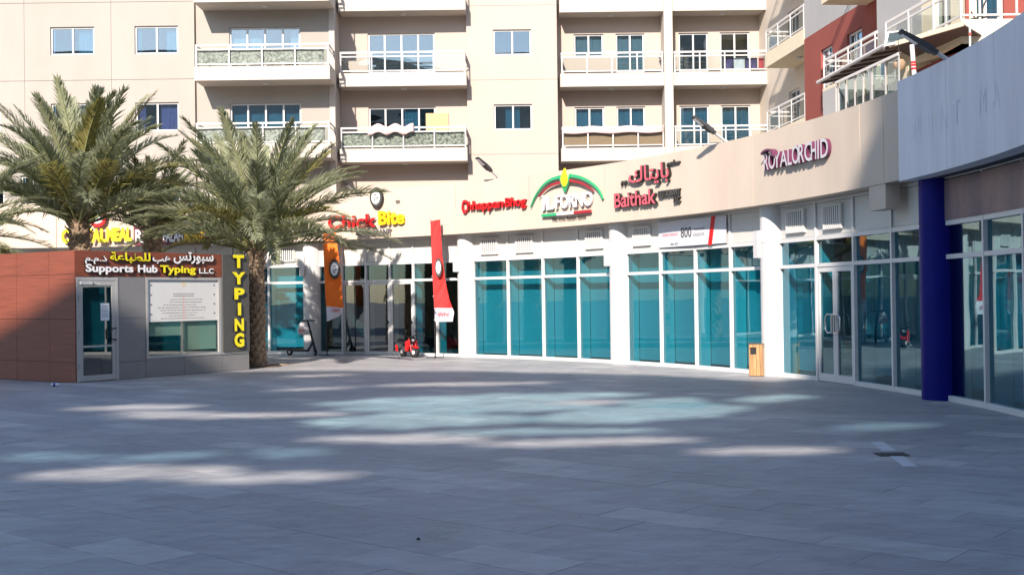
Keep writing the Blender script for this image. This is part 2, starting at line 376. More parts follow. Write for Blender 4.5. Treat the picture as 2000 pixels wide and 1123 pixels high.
for j in range(-120, 130):
    for i in range(-60, 70):
        c = ux * ((i + (.5 if j % 2 else 0)) * TL) + vx * (j * TW)
        if not (-16 < c.x < 14 and -6 < c.y < 40): continue
        if (c - CEN).length > 23.2: continue
        q = c - Vector((0, 0, CAMZ)); f = q.dot(fw); inview = f > 5 and abs(q.dot(rt) / f) < 1030 / FPX and q.dot(up) / f > -(1150 - CY) / FPX
        cells.append((0 if inview else 1, c.y if inview else c.length, c))
cells.sort(key=lambda k: k[:2])
tmb = MB(); hx, hy = (TL - GAP) / 2, (TW - GAP) / 2
tmb.box(-hx, hx, -hy, hy, -.028, 0)
tile0 = None
R3 = Matrix(((ux.x, vx.x, 0), (ux.y, vx.y, 0), (0, 0, 1))).to_4x4()
rest = MB(); rnd = random.Random(3)
for k, (_, _, c) in enumerate(cells):
    dz = rnd.uniform(-.0012, .0012); mw = Matrix.Translation((c.x, c.y, dz)) @ R3
    if k < 300:
        if tile0 is None: tile0 = tmb.build('paving_stone', 'tile', plaza); tile0.matrix_basis = mw; me0 = tile0.data
        else: link_mesh('paving_stone', me0, plaza, mw)
    else:
        rest.M = mw; rest.add([(-hx, -hy, 0), (hx, -hy, 0), (hx, hy, 0), (-hx, hy, 0), (-hx, -hy, -.028), (hx, -hy, -.028), (hx, hy, -.028), (-hx, hy, -.028)],
                              [(0, 1, 2, 3), (0, 4, 5, 1), (1, 5, 6, 2), (2, 6, 7, 3), (3, 7, 4, 0)])
rest.build('paving_stones', 'tile', plaza, kind='stuff')
# ================================================================ SETTING: unseen block behind the viewer shaped to shade the plaza, with an added screen
YB = -10.0
def shade_z(d): return (d - YB) / .97 * .63
def shade_x(x, d): return x - (d - YB) * .2474
behind = thing('building', 'unseen beige block behind the viewer, shaped to shade the plaza', None, (0, YB, 0), kind='structure')
holes = []; panes = []
srnd = random.Random(12)
def slot(x0, x1, d0, d1, glassy=0):
    """a ragged opening shaped to throw a sun patch: side by side pieces that thin out towards both ends"""
    n = max(4, int((x1 - x0) / .22)); mid, half = (d0 + d1) / 2, (d1 - d0) / 2; sl = srnd.uniform(-.5, .5) * half
    for i in range(n):
        u = (i + .5) / n; tp = (math.sin(math.pi * u) ** .6) * srnd.uniform(.8, 1.15); c = mid + sl * (2 * u - 1) + half * srnd.uniform(-.15, .15)
        e0, e1 = c - half * tp, c + half * tp
        h = (shade_x(x0 + (x1 - x0) * i / n, mid), shade_x(x0 + (x1 - x0) * (i + 1) / n, mid), shade_z(e0), shade_z(e1)); holes.append(h)
        if glassy: panes.append((h, glassy))
# openings in the added screen that throw the sun patches (ground patch: x range, distance range)
slot(-7.2, -5.0, 18.5, 19.5); slot(-5.9, -2.3, 17.0, 17.8); slot(-6.3, -4.4, 17.6, 18.3)
slot(-2.8, .9, 22.6, 23.7); slot(-5.0, -3.6, 25.9, 26.8); slot(-4.5, -3.0, 22.1, 22.8); slot(.2, 2.6, 18.4, 19.2)
slot(-3.2, 2.2, 18.6, 20.8, 1); slot(-2.9, 1.6, 17.4, 18.8, 1); slot(-2.9, .4, 15.3, 17.6, 1); slot(.3, 3.4, 15.6, 18.3, 1); slot(1.6, 3.2, 17.6, 19.6, 1)
slot(-2.6, -.1, 13.8, 14.7); slot(-.5, 2.2, 13.3, 14.1); slot(1.9, 3.6, 12.4, 13.1); slot(-1.2, 1.9, 14.5, 15.2, 1)
slot(-4.9, -2.7, 11.2, 12.2); slot(-3.2, -1.5, 10.9, 11.7)
slot(-5.8, -4.5, 12.6, 13.4, 2); slot(-4.4, -3.2, 12.6, 13.3, 2); slot(-3.0, -2.0, 12.7, 13.5, 2); slot(3.5, 4.9, 18.5, 19.7, 1)
slot(4.0, 5.4, 14.5, 15.3, 2)
EDGE = [(-90, 28.2), (-5, 28.2), (-.6, 27.0), (3.2, 24.8), (5, 22.7), (6, 23.5), (6.97, 25.6), (7.35, 26.0), (8.0, 27.0), (8.06, 28), (14.0, 28), (14.1, 45), (90, 45)]  # ground line of the shade to cast; sets the screen's stepped top
def screen_top_z(xw):
    pts = [(shade_x(x, d), shade_z(d)) for x, d in EDGE]
    for (a, za), (b, zb) in zip(pts, pts[1:]):
        if a <= xw <= b: return za + (zb - za) * (xw - a) / (b - a)
mb = MB(); x = -44.0
while x < 34:
    zt = screen_top_z(x + .125) + .03 * math.sin(x * 1.7)
    hs = [(max(h[0], x), min(h[1], x + .25), h[2], h[3]) for h in holes if h[0] < x + .25 and h[1] > x]
    mb.wall(x, x + .25, 13.0, zt, hs, YB, YB + .08); x += .25
mb.build('shade_screen', 'slab', behind)  # added unseen screen, cut to cast the plaza shade and sun patches
bod = MB(); bod.box(-44, 34, YB - 9, YB + .1, 0, 12.99); bod.build('wall', 'wallmid', behind)
gl1 = glass('aqua_patch_tint', (.58, .92, 1.0), .0); gl2 = glass('blue_patch_tint', (.26, .48, .60), .0)  # added panes that only tint the sun patches on the paving
g1 = MB(); g2 = MB()
for h, k in panes: (g1 if k == 1 else g2).box(h[0], h[1], YB + .05, YB + .07, h[2], h[3])
g1.build('patch_tint_pane', gl1, behind); g2.build('patch_tint_pane', gl2, behind)
wb = MB()
for k in range(12):
    for z in (.8, 3.9, 7.1, 10.3):
        wb.box(-40 + k * 5.6, -37.6 + k * 5.6, YB + .11, YB + .16, z, z + 2)
wb.build('window', 'wglass', behind)
# far ridge behind the viewer, seen only in the window panes
hl = MB(); g_ = random.Random(4); npt = 16; vs = []
for i in range(npt + 1):
    xx = -420 + 840 * i / npt; hh = 70 + 9 * math.sin(i * 1.3) + 6 * math.sin(i * 2.3 + 1) + g_.uniform(-3, 3)
    vs += [(xx, -300 - 60, -1), (xx, -300, hh), (xx, -330, hh * .9), (xx, -300 + 40, -1)]
hl.add(vs, [(4 * i + k, 4 * i + 4 + k, 4 * i + 4 + (k + 1) % 4, 4 * i + (k + 1) % 4) for i in range(npt) for k in range(4)])
hl.build('hills', mat('rocky_hill', (.10, .085, .07), .95, var=.3, scale=.03), None, kind='structure', label='dark rocky ridge far behind the viewer', world=1)
# ================================================================ PODIUM: curved fascia, roof, columns
fasc = thing('fascia_wall', 'long curved beige wall band above the shop windows carrying the shop signs', 'wall', (CEN.x + RF, CEN.y, 3.5))
def ring(mb, th0, th1, r0, r1, z0, z1, step=1.0):
    """arc block from angle th0 up to th1"""
    n = max(1, int(abs(th1 - th0) / step)); a = [th0 + (th1 - th0) * i / n for i in range(n + 1)]
    vs = [arc(t, r, z) for t in a for r, z in ((r0, z0), (r1, z0), (r1, z1), (r0, z1))]; fs = []
    for i in range(n):
        p, q = 4 * i, 4 * i + 4
        fs += [(p, q, q + 1, p + 1), (p + 1, q + 1, q + 2, p + 2), (p + 2, q + 2, q + 3, p + 3), (p + 3, q + 3, q, p)]
    mb.add(vs, fs, False); m = 4 * n
    return mb.add([vs[0], vs[1], vs[2], vs[3], vs[m], vs[m + 1], vs[m + 2], vs[m + 3]], [(0, 1, 2, 3), (7, 6, 5, 4)])
ZS, ZT = 3.5, 4.95
joints = [8.05, 10.3, 20.7, 28.0, 35.4, 43.0, 50.4, 58.0, 65.4, 73.0, 80.4, 88.0, 95.4, 103, 110]
gap = .02
for a, b in zip(joints, joints[1:]):
    mb = MB(); ring(mb, a + gap, b - gap, RF, RF + .25, ZS, ZT); mb.build('fascia_panel', 'fascia', fasc)
for th in (10.3, 20.7, 35.4, 43.0, 50.4):
    mb = MB(); z0 = ZS - .002
    ring(mb, th - .035, th + .035, RF + .012, RF + .02, z0 + .003, ZT if th == 10.3 else ZS + .75); mb.build('joint_strip', 'white', fasc)
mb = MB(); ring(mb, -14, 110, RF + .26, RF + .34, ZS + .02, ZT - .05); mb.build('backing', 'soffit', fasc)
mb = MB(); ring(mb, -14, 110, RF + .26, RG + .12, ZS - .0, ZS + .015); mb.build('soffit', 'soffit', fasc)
mb = MB(); ring(mb, 8.05, 9.6, RF + .02, RF + .27, 3.08, ZS - .003); mb.build('downstand', 'fascia', fasc)
clad = MB(); seg = [6.2, 1.6, -3.0, -8, -13]
cl = thing('sign_fascia', 'pale blue grey curved sign band with ghost marks of removed letters at right', 'sign band', arc(3, RF, 3.48))
for a, b in zip(seg, seg[1:]):
    mb = MB(); ring(mb, b + .01, a - .01, RF - .08, RF + .2, 3.46, 5.05); mb.build('cladding_panel', 'blue_clad', cl)
mb = MB(); ring(mb, 6.22, 8.03, RF, RF + .25, ZS, ZT); mb.build('fascia_panel', 'fascia', fasc)
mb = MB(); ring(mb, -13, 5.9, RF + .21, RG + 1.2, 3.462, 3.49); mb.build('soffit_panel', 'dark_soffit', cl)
# ghost letters left on the band by a removed sign
ghost = mat('ghost_mark', (.635, .635, .69), .7, var=.18, scale=3, stretch=(2, 2, .3))
gf = arcfr(.35, RF - .082)
a0 = gf.uv(1822, 236); a1 = gf.uv(1990, 150)
M['ghost'] = ghost
for k, ch in enumerate("MINT MA"):
    if ch == ' ': continue
    t = 4.35 - 1.25 * k; f = arcfr(t, RF - .0815)
    letters(cl, f, ch, (-.16, .16, 4.05, 4.42), 'ghost', depth=.0004, name='ghost_letter')
pod = thing('podium_roof', 'flat roof slab of the shop podium behind the wall band', None, arc(40, 26, 4.3), kind='structure')
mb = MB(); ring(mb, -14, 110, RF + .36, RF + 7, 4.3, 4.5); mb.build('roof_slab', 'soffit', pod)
# columns
cth = [95.4, 80.4, 65.4, 50.4, 35.4, 20.7, 5.6]
clab = ['white round column behind the typing kiosk, far left', 'white round column hidden by the date palm trunks', 'white round column beside the black electric scooter and orange flag',
        'white round column right of the red feather flag', 'white round column below the joint between the green arch sign and pink sign',
        'white round column beside the wooden litter bin', 'deep blue round column below the pale sign band at right']
for k, (t, lb) in enumerate(zip(cth, clab)):
    blue = k == 6
    c = thing('round_column', lb, 'column', arc(t, RC), math.atan2(*reversed(arcfr(t, RC).x.xy)), 'round columns along the curved shop front')
    fr = arcfr(t, RC); r = .335 if blue else .30
    mt = 'bluecol' if blue else 'white'
    mb = MB(fr); mb.lathe([(r, 0.003), (r, 2.725)], 40); mb.build('lower_shaft', mt, c)
    mb = MB(fr); mb.lathe([(r, 2.745), (r, ZS - .003)], 40); mb.build('upper_shaft', mt, c)
    mb = MB(fr); mb.lathe([(r - .008, 2.722), (r - .008, 2.748)], 40); mb.build('joint_ring', mt, c)
    if not blue and 2 <= k:
        L = thing('wall_lamp', ['', '', 'white box lamp on the column beside the orange flag', 'white box lamp on the column right of the red flag', 'white box lamp on the column left of the pink script sign',
                                'white box lamp on the column above the wooden bin'][k], 'lamp', fr.M @ Vector((-.16, -.33, 2.4)), 0, 'box lamps on the columns')
        RM[L.name] = Matrix.Translation(L.location)
        mb = MB(fr); x0, y0 = -.25, -.36
        mb.prism([(x0, 2.44), (x0 + .17, 2.44), (x0 + .17, 3.0), (x0, 3.0)], y0, y0 + .17); mb.build('housing', 'white', L)
        mb = MB(fr); mb.box(x0 + .02, x0 + .15, y0 + .02, y0 + .15, 2.425, 2.438); mb.build('lens', 'chrom', L)
        mb = MB(fr); mb.box(x0 + .06, x0 + .13, y0 + .171, -.2, 2.66, 2.76); mb.build('bracket', 'white', L)
# ================================================================ SHOP FRONTS
_vent = None
def shopfront(label, ta, tb, n, vents=(), blinds=True, gmat='teal', doors=None, printed=False, slack=(.62, .62), spand='spandrel'):
    fr0 = arcfr((ta + tb) / 2, RG)
    s = thing('storefront', label, 'shop front', fr0.o, math.atan2(fr0.x.y, fr0.x.x), 'glazed shop fronts between the columns')
    a = ta - slack[0]; b = tb + slack[1]; st = (a - b) / n
    doors = doors or {}
    for i in range(n + 1):
        p = arc(a - st * i, RG)
        q = arc(a - st * min(i + 1, n), RG) if i < n else arc(a - st * (i - 1), RG)
        fr = Fr(p, (q - p) if i < n else (p - q))
        mb = MB(fr); mb.box(-.03, .03, -.045, .085, .002, ZS - .004); mb.build('mullion', 'frame', s)
        if i == n: break
        wd = (q - p).length; x0, x1 = .0302, wd - .0302
        dk = doors.get(i)
        for z0, z1, nm in ((.002, .085, 'sill'), (2.2, 2.27, 'transom'), (2.72, 2.80, 'transom'), (3.44, 3.494, 'head_rail')):
            if nm == 'sill' and dk: continue
            mb = MB(fr); mb.box(x0, x1, -.04, .08, z0, z1); mb.build(nm, 'frame', s)
        if spand and not printed:
            mb = MB(fr); mb.box(x0 + .008, x1 - .008, -.008, .03, 2.808, 3.434); mb.build('spandrel_panel', spand, s)
        elif printed:
            mb = MB(fr); mb.box(x0 - .06, x1 + .06, -.052, -.046, 2.795, 3.42); mb.build('printed_panel', 'purpleprint', s)
        mb = MB(fr); mb.box(x0, x1, .02, .03, 2.271, 2.719); mb.build('glass_pane', gmat if not dk else 'teal', s)
        if i in vents:
            xc = wd / 2; v = MB(fr); h = .33
            v.wall(xc - h, xc + h, 2.90, 3.36, [(xc - h + .03, xc + h - .03, 2.93, 3.33)], -.075, -.0085)
            vo = v.build('vent', 'vent', s)
            v = MB(fr); v.box(xc - h + .031, xc + h - .031, -.03, -.0095, 2.931, 3.329); v.build('vent_back', 'ventdark', vo)
            sl = None
            for k in range(8):
                xx = xc - h + .065 + k * (2 * h - .13) / 7
                mw = fr.M @ Matrix.Translation((xx, -.05, 2.931))
                if sl is None:
                    global _vent
                    if _vent is None:
                        q_ = MB(); q_.box(-.018, .018, -.022, .018, 0, .398); tmp = q_.build('slat', 'vent', None, world=1); _vent = tmp.data; bpy.data.objects.remove(tmp)
                link_mesh('slat', _vent, vo, mw)
        if not dk:
            mb = MB(fr); mb.box(x0, x1, .02, .03, .086, 2.199); mb.build('glass_pane', gmat, s)
        elif dk == 'fixed':
            mb = MB(fr); mb.wall(x0, x1, .01, 2.199, [(x0 + .07, x1 - .07, .09, 2.12)], -.02, .05); mb.build('door_frame', 'greyframe', s)
            mb = MB(fr); mb.box(x0 + .071, x1 - .071, .01, .02, .091, 2.119); mb.build('glass_pane', 'clear', s)
        elif dk == 'slide':
            mb = MB(fr); mb.wall(x0, x1, .01, 2.199, [(x0 + .06, x1 - .06, .11, 2.13)], -.02, .05); d = mb.build('door', 'frame', s)
            mb = MB(fr); mb.box(x0 + .061, x1 - .061, .01, .02, .111, 2.129); mb.build('glass_pane', 'clear', d)
            mb = MB(fr); mb.box(x1 - .05, x1 - .02, -.06, -.021, .95, 1.03); mb.build('handle', 'black', d)
        elif dk == 'double':
            for sgn, (c0, c1) in ((1, (x0 + .004, wd / 2 - .003)), (-1, (wd / 2 + .003, x1 - .004))):
                mb = MB(fr); mb.wall(c0, c1, .012, 2.196, [(c0 + .075, c1 - .075, .16, 2.10)], -.025, .045); d = mb.build('door', 'frame', s)
                mb = MB(fr); mb.box(c0 + .076, c1 - .076, .005, .015, .161, 2.099); mb.build('glass_pane', gmat, d)
                e = c1 - .04 if sgn > 0 else c0 + .04; zz = 1.12; hh = .17; ww = .22 * sgn
                pts = [(e, -.026, zz - hh), (e, -.08, zz - hh), (e - ww * .7, -.08, zz - hh), (e - ww, -.08, zz - hh * .6), (e - ww, -.08, zz + hh * .6), (e - ww * .7, -.08, zz + hh), (e, -.08, zz + hh), (e, -.026, zz + hh)]
                mb = MB(fr); mb.tube(pts, .018, 8); mb.tube([(e, -.08, zz - hh), (e, -.08, zz + hh)], .018, 8); mb.build('handle', 'steel', d)
        # inside: jamb fin behind the mullion and a roller blind
        mb = MB(fr); mb.box(-.02, .02, .09, .36, .002, 2.78); mb.build('jamb_fin', 'jamb', s)
        if blinds and not dk:
            bb = rnd.choice([.10, .10, .13, .2]); mb = MB(fr); mb.box(.03, wd - .02, .37, .38, bb, 2.78); mb.build('blind', 'blind', s)
    # shop room behind
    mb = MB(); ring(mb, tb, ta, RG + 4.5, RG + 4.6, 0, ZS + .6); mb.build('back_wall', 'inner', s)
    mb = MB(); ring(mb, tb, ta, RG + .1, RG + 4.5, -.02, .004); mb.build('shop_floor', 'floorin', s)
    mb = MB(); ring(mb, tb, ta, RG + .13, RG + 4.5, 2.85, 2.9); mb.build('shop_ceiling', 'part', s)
    p = arcfr(ta, RG); mb = MB(p); mb.box(-.05, .05, .35, 4.5, 0, ZS); mb.build('party_wall', 'part', s)
    return s
shopfront('teal glazed shop front hidden behind the typing kiosk, under the yellow meat sign', 95.4, 80.4, 4, vents=(0, 1))
shopfront('teal glazed shop front behind the electric scooter and palm trunk', 80.4, 65.4, 4, vents=(2, 3))
shopfront('restaurant shop front with sliding doors between the orange and red flags', 65.4, 50.4, 6, blinds=False, doors={1: 'fixed', 2: 'slide', 3: 'slide'}, gmat='teal')
shopfront('teal glazed shop front with blinds under the green arch sign', 50.4, 35.4, 4, vents=(0, 1, 3))
s5 = shopfront('teal glazed shop front under the pink script sign with a rental banner', 35.4, 20.7, 4, vents=(0,))
shopfront('shop front with white double door right of the wooden bin', 20.7, 5.6, 4, vents=(0, 1), gmat='tealdark', doors={1: 'double'})
shopfront('dark glazed shop front with faded print band right of the blue column', 5.6, -9.3, 4, gmat='tealdark', printed=True)
# rental banner printed across the spandrels of the fourth shop
A5 = 35.4 - .62; S5 = (35.4 - 20.7 - 1.24) / 4
pb0, pb1 = arc(A5 - S5, RG), arc(A5 - 3 * S5, RG); bf = Fr(pb0, pb1 - pb0); bw = (pb1 - pb0).length
ban = thing_fr('rental_banner', 'white rental banner with the number 800 and a red slanted stripe', 'banner', Fr(pb0 + Vector((0, 0, 2.8)), pb1 - pb0))
mb = MB(bf); mb.box(.02, bw - .06, -.075, -.07, 2.82, 3.43); mb.build('sheet', mat('banner_vinyl', (.58, .58, .62), .5, var=.06, scale=1.5), ban)
letters(ban, bf, '800', (.9, 1.32, 3.02, 3.26), 'dgrey', depth=.004, off=-.075, offset=.01)
letters(ban, bf, 'PLEASE CONTACT', (.18, .8, 3.08, 3.14), 'pink', depth=.004, off=-.075)
letters(ban, bf, 'manazel', (1.38, 1.8, 3.16, 3.23), 'print', depth=.004, off=-.075)
letters(ban, bf, '6262635', (1.38, 1.8, 3.03, 3.1), 'print', depth=.004, off=-.075)
letters(ban, bf, '800 427', (.5, .8, 2.86, 2.91), 'dgrey', depth=.004, off=-.075)
mb = MB(bf); mb.prism([(1.92, 2.8), (2.06, 2.8), (2.2, 3.44), (2.06, 3.44)], -.082, -.0765); mb.build('stripe', 'sred', ban)
# ================================================================ SIGNS ON THE WALL BAND
def sign_frame(px0, px1, y, R=RF):
    t0, _ = theta(px0, y, R); t1, _ = theta(px1, y, R); a, b = arc(t0, R), arc(t1, R)
    m = (a + b) / 2; mid = arc((t0 + t1) / 2, R); off = (mid - m)      # keep the sign clear of the curved wall
    return Fr(m - Vector((off.x, off.y, 0)) * 0.0, b - a)
# -- red script sign
f = sign_frame(905, 1030, 398); u0 = f.uv(905, 412); u1 = f.uv(1030, 400)
s = thing_fr('shop_sign', 'red lettered sign reading Chhappan Bhog left of the green arch', 'sign', Fr(f.M @ Vector((0, 0, u0[1])), f.x), 'shop signs on the curved wall band')
z0 = (f.uv(918, 411)[1] + f.uv(1022, 402)[1]) / 2; z1 = z0 + .255
letters(s, f, 'C', (u0[0], u0[0] + .2, z0 - .07, z1 + .05), 'sred', 'dred', offset=.02, depth=.08)
letters(s, f, 'hhappan', (u0[0] + .205, f.uv(987, 405)[0], z0, z1), 'sred', 'dred', offset=.016, depth=.08)
letters(s, f, 'Bhog', (f.uv(989, 405)[0], u1[0], z0, z1), 'sred', 'dred', offset=.016, depth=.08)
# -- green arch sign
f = sign_frame(1037, 1180, 380); zc = f.uv(1108, 380)[1]
s = thing_fr('shop_sign', 'IL FORNO sign with green and red arch and yellow flame', 'sign', Fr(f.M @ Vector((0, 0, zc - .3)), f.x), 'shop signs on the curved wall band')
def smooth(p, k=4):
    out = []
    for i in range(len(p) - 1):
        a, b, c, d = [Vector(p[max(0, min(len(p) - 1, i + j))]) for j in (-1, 0, 1, 2)]
        for q in range(k):
            t = q / k; out.append(tuple(.5 * ((2 * b) + (c - a) * t + (2 * a - 5 * b + 4 * c - d) * t * t + (3 * b - a - 3 * c + d) * t ** 3)))
    return out + [tuple(p[-1])]
for nm, pts, w0, w1, mt in (('green_arc', [(1037, 405), (1046, 384), (1060, 364), (1076, 352), (1094, 346)], .02, .085, 'green'), ('green_arc', [(1114, 343), (1134, 347), (1154, 357), (1169, 371), (1178, 389)], .085, .03, 'green'),
                            ('red_arc', [(1053, 385), (1066, 370), (1080, 361), (1097, 356)], .02, .07, 'dred'), ('red_arc', [(1113, 353), (1130, 356), (1147, 364), (1160, 374)], .07, .02, 'dred')):
    ribbon(f, smooth(px(f, pts, -.05)), w0, -.08, -.03, w1).build(nm, mt, s)
ribbon(f, px(f, [(1094, 344), (1104, 374), (1115, 341)], -.05), .07, -.085, -.03).build('green_chevron', 'green', s)
fl = smooth(px(f, [(1105, 329), (1099, 345), (1099, 355), (1104, 365), (1109, 361), (1111, 350), (1107, 342), (1105, 329)], -.05), 3)[:-1]
mb = MB(f); mb.prism(fl, -.11, -.05); mb.build('flame', 'yellow', s)
zt0 = f.uv(1108, 405.5, -.05)[1]
fx = lambda x: f.uv(x, 395, -.05)[0]
sf = thing
letters(s, f, 'IL', (fx(1058), fx(1080), zt0, zt0 + .36), 'wletter', 'chrom', offset=.02, depth=.06)
letters(s, f, 'FORNO', (fx(1084), fx(1157), zt0, zt0 + .36), 'wletter', 'chrom', offset=.015, depth=.06)
def serif(xa, z, wd=.1): mb = MB(f); mb.box(xa - wd / 2, xa + wd / 2, -.0625, -.004, z - .018, z + .018); mb.build('serif', 'wletter', s)
for zz in (0, .36): serif(fx(1060.6), zt0 + zz, .075)
zb = f.uv(1108, 414.5, -.05)[1] - .035
for nm, a, b, mt in (('green_bar', 1058, 1088, 'green'), ('white_bar', 1088, 1121, 'wletter'), ('red_bar', 1121, 1154, 'dred')):
    mb = MB(f); mb.box(fx(a) + .002, fx(b), -.075, -.03, zb - .03, zb + .04); mb.build(nm, mt, s)
zl = f.uv(1108, 429, -.02)[1]
letters(s, f, 'the true Italian taste', (fx(1075), fx(1141), zl, zl + .095), 'brown', depth=.012, shear=.2)
# -- pink script sign
f = sign_frame(1198, 1328, 365)
s = thing_fr('shop_sign', 'pink Baithak sign in Arabic and Latin script with black small words', 'sign', Fr(f.M @ Vector((0, 0, f.uv(1260, 400)[1])), f.x), 'shop signs on the curved wall band')
fx = lambda x: f.uv(x, 370, -.05)[0]
zb = (f.uv(1203, 407)[1] + f.uv(1280, 397)[1]) / 2; zt = zb + .36
letters(s, f, 'Baithak', (fx(1200), fx(1281), zb, zt), 'pink', 'brown', offset=.018, depth=.09)
za = f.uv(1270, 357)[1]
AR = lambda *c: ''.join(chr(k) for k in reversed(c))
letters(s, f, AR(0xFE91, 0xFE8E, 0xFEF3, 0xFE98, 0xFE8E, 0xFED9), (fx(1231), fx(1309), f.uv(1270, 361)[1], f.uv(1270, 322)[1]), 'pink', 'brown', offset=.014, depth=.09, whole=True)
letters(s, f, AR(0xFEE3, 0xFEC4, 0xFECC, 0xFEE2), (fx(1303), fx(1328), f.uv(1316, 326)[1], f.uv(1316, 313)[1]), 'dgrey', 'brown', depth=.06, whole=True, offset=.012)
letters(s, f, AR(0xFEAB, 0x2E, 0xFEE1, 0x2E, 0xFEE1), (fx(1213), fx(1230), f.uv(1222, 363)[1], f.uv(1222, 350)[1]), 'dgrey', 'brown', depth=.06, whole=True, offset=.012)
letters(s, f, 'RESTAURANT', (fx(1285), fx(1328), f.uv(1306, 384)[1], f.uv(1306, 371)[1]), 'dgrey', 'brown', depth=.06, offset=.02)
letters(s, f, 'LLC', (fx(1315), fx(1328), f.uv(1321, 397)[1], f.uv(1321, 384)[1]), 'dgrey', 'brown', depth=.06, offset=.02)
# -- royal orchid
f = sign_frame(1490, 1622, 308)
s = thing_fr('shop_sign', 'ROYAL ORCHID sign in silver letters with magenta edges', 'sign', Fr(f.M @ Vector((0, 0, f.uv(1556, 322)[1])), f.x), 'shop signs on the curved wall band')
fx = lambda x: f.uv(x, 308, -.05)[0]
zb = (f.uv(1496, 331)[1] + f.uv(1612, 312)[1]) / 2; zt = zb + .36
word = 'ROYALORCHID'; spans = [1493, 1503, 1514, 1526, 1540, 1549, 1561, 1573, 1586, 1598, 1604, 1618]
for k, ch in enumerate(word):
    big = ch in 'OCD'
    letters(s, f, ch, (fx(spans[k]), fx(spans[k + 1] + (3 if big else 0)), zb - (.0), zt - (.04 if k in (2, 3, 4) else 0)), 'chrom', 'pinks', offset=.012, depth=.08)
arcp = smooth(px(f, [(1494, 302), (1499, 296), (1508, 293), (1515, 297), (1517, 306)], -.05))
ribbon(f, arcp, .03, -.15, -.02, .05).build('swash', 'pinks', s)
# -- restaurant sign with round emblem
f = sign_frame(600, 795, 420)
s = thing_fr('shop_sign', 'red and yellow Bite restaurant sign with round black emblem behind the palm', 'sign', Fr(f.M @ Vector((0, 0, f.uv(735, 440)[1])), f.x), 'shop signs on the curved wall band')
fx = lambda x: f.uv(x, 430, -.05)[0]
letters(s, f, 'Bite', (fx(738), fx(790), f.uv(762, 438)[1], f.uv(762, 411)[1]), 'yellow2', 'yellow2', offset=.03, depth=.08)
letters(s, f, 'Chick', (fx(640), fx(732), f.uv(690, 445)[1], f.uv(690, 419)[1]), 'sred', 'dred', offset=.015, depth=.08)
letters(s, f, 'RESTAURANT', (fx(694), fx(763), f.uv(735, 458)[1], f.uv(735, 448)[1]), 'dgrey', 'chrom', offset=.03, depth=.05)
letters(s, f, 'LLC', (fx(772), fx(780), f.uv(776, 396)[1], f.uv(776, 391)[1]), 'dgrey', depth=.03)
def emblem(fr, parent, u, z, rx, rz, y):
    def ell(a, b, k=28): return [(u + a * math.cos(2 * math.pi * i / k), z + b * math.sin(2 * math.pi * i / k)) for i in range(k)]
    mb = MB(fr); mb.prism(ell(rx, rz), y - .03, y); mb.build('emblem_ring', 'brown', parent)
    mb = MB(fr); mb.prism(ell(rx * .86, rz * .86), y - .034, y - .031); mb.build('emblem_band', 'dgrey', parent)
    mb = MB(fr); mb.prism([(p[0] - rx * .06, p[1] + rz * .02) for p in ell(rx * .66, rz * .66)], y - .038, y - .0345); mb.build('emblem_disc', 'wletter', parent)
    mb = MB(fr)
    for a, b, wd, hh in ((-.25, -.18, .07, .26), (.02, -.3, .07, .22), (.22, -.05, .16, .08), (-.1, .28, .2, .05)):
        mb.prism([(u + (a - wd) * rx, z + (b - hh) * rz), (u + (a + wd) * rx, z + (b - hh * .6) * rz), (u + (a + wd) * rx, z + (b + hh) * rz), (u + (a - wd) * rx, z + (b + hh * .7) * rz)], y - .041, y - .0385)
    mb.build('emblem_mark', 'lampgrey', parent)
e = f.uv(735, 386, -.05); emblem(f, s, e[0], e[1], .235, .30, -.03)
# -- signs behind the palms
def board(label, pa, pb, ya, yb, m, words):
    f = sign_frame(pa, pb, (ya + yb) / 2); f2 = Fr(f.o - f.y * .06, f.x); fx = lambda x: f2.uv(x, (ya + yb) / 2)[0]
    z1, z0 = f2.uv((pa + pb) / 2, ya)[1], f2.uv((pa + pb) / 2, yb)[1]
    s = thing_fr('shop_sign', label, 'sign', Fr(f2.M @ Vector((0, 0, z0)), f2.x), 'shop signs on the curved wall band')
    if m: mb = MB(f2); mb.box(fx(pa), fx(pb), -.03, .03, z0, z1); mb.build('board', m, s)
    for txt, a, b, y1, y0, mt, side, off in words:
        letters(s, f2, txt, (fx(a), fx(b), f2.uv((a + b) / 2, y0)[1], f2.uv((a + b) / 2, y1)[1]), mt, side, offset=off, depth=.05, off=-.032)
    return s, f2
s, f2 = board('yellow lettered meat shop sign behind the left palm trunk', 118, 258, 404, 484, None,
              [('CAPITAL', 122, 208, 448, 473, 'yellow', 'yellow2', .05), ('MEAL', 209, 258, 445, 470, 'yellow', 'yellow2', .05), ('RESTAURANT', 226, 256, 474, 478, 'dgrey', None, 0)])
e = f2.uv(192, 424); mb = MB(f2)
mb.prism([(e[0] + .3 * math.cos(2 * math.pi * i / 24), e[1] + .34 * math.sin(2 * math.pi * i / 24)) for i in range(24)], -.09, -.04); mb.build('emblem_ring', 'sred', s)
mb = MB(f2); mb.prism([(e[0] + .2 * math.cos(2 * math.pi * i / 24), e[1] - .05 + .17 * math.sin(2 * math.pi * i / 24)) for i in range(24)], -.1, -.091); mb.build('emblem_disc', 'wletter', s)
board('maroon sign board with white and yellow words behind the palms', 262, 408, 440, 478, 'maroon',
      [('RICE', 265, 316, 448, 473, 'wletter', None, .02), ('FALAH', 320, 360, 449, 472, 'wletter', None, .02), ('MANDI', 362, 402, 449, 471, 'yellow2', None, .05)])
board('white sign board with red letters behind the front palm', 413, 484, 440, 478, 'wletter',
      [('BAZAAR', 414, 480, 449, 464, 'sred', None, .05), ('LLC', 420, 446, 468, 474, 'print', None, 0)])
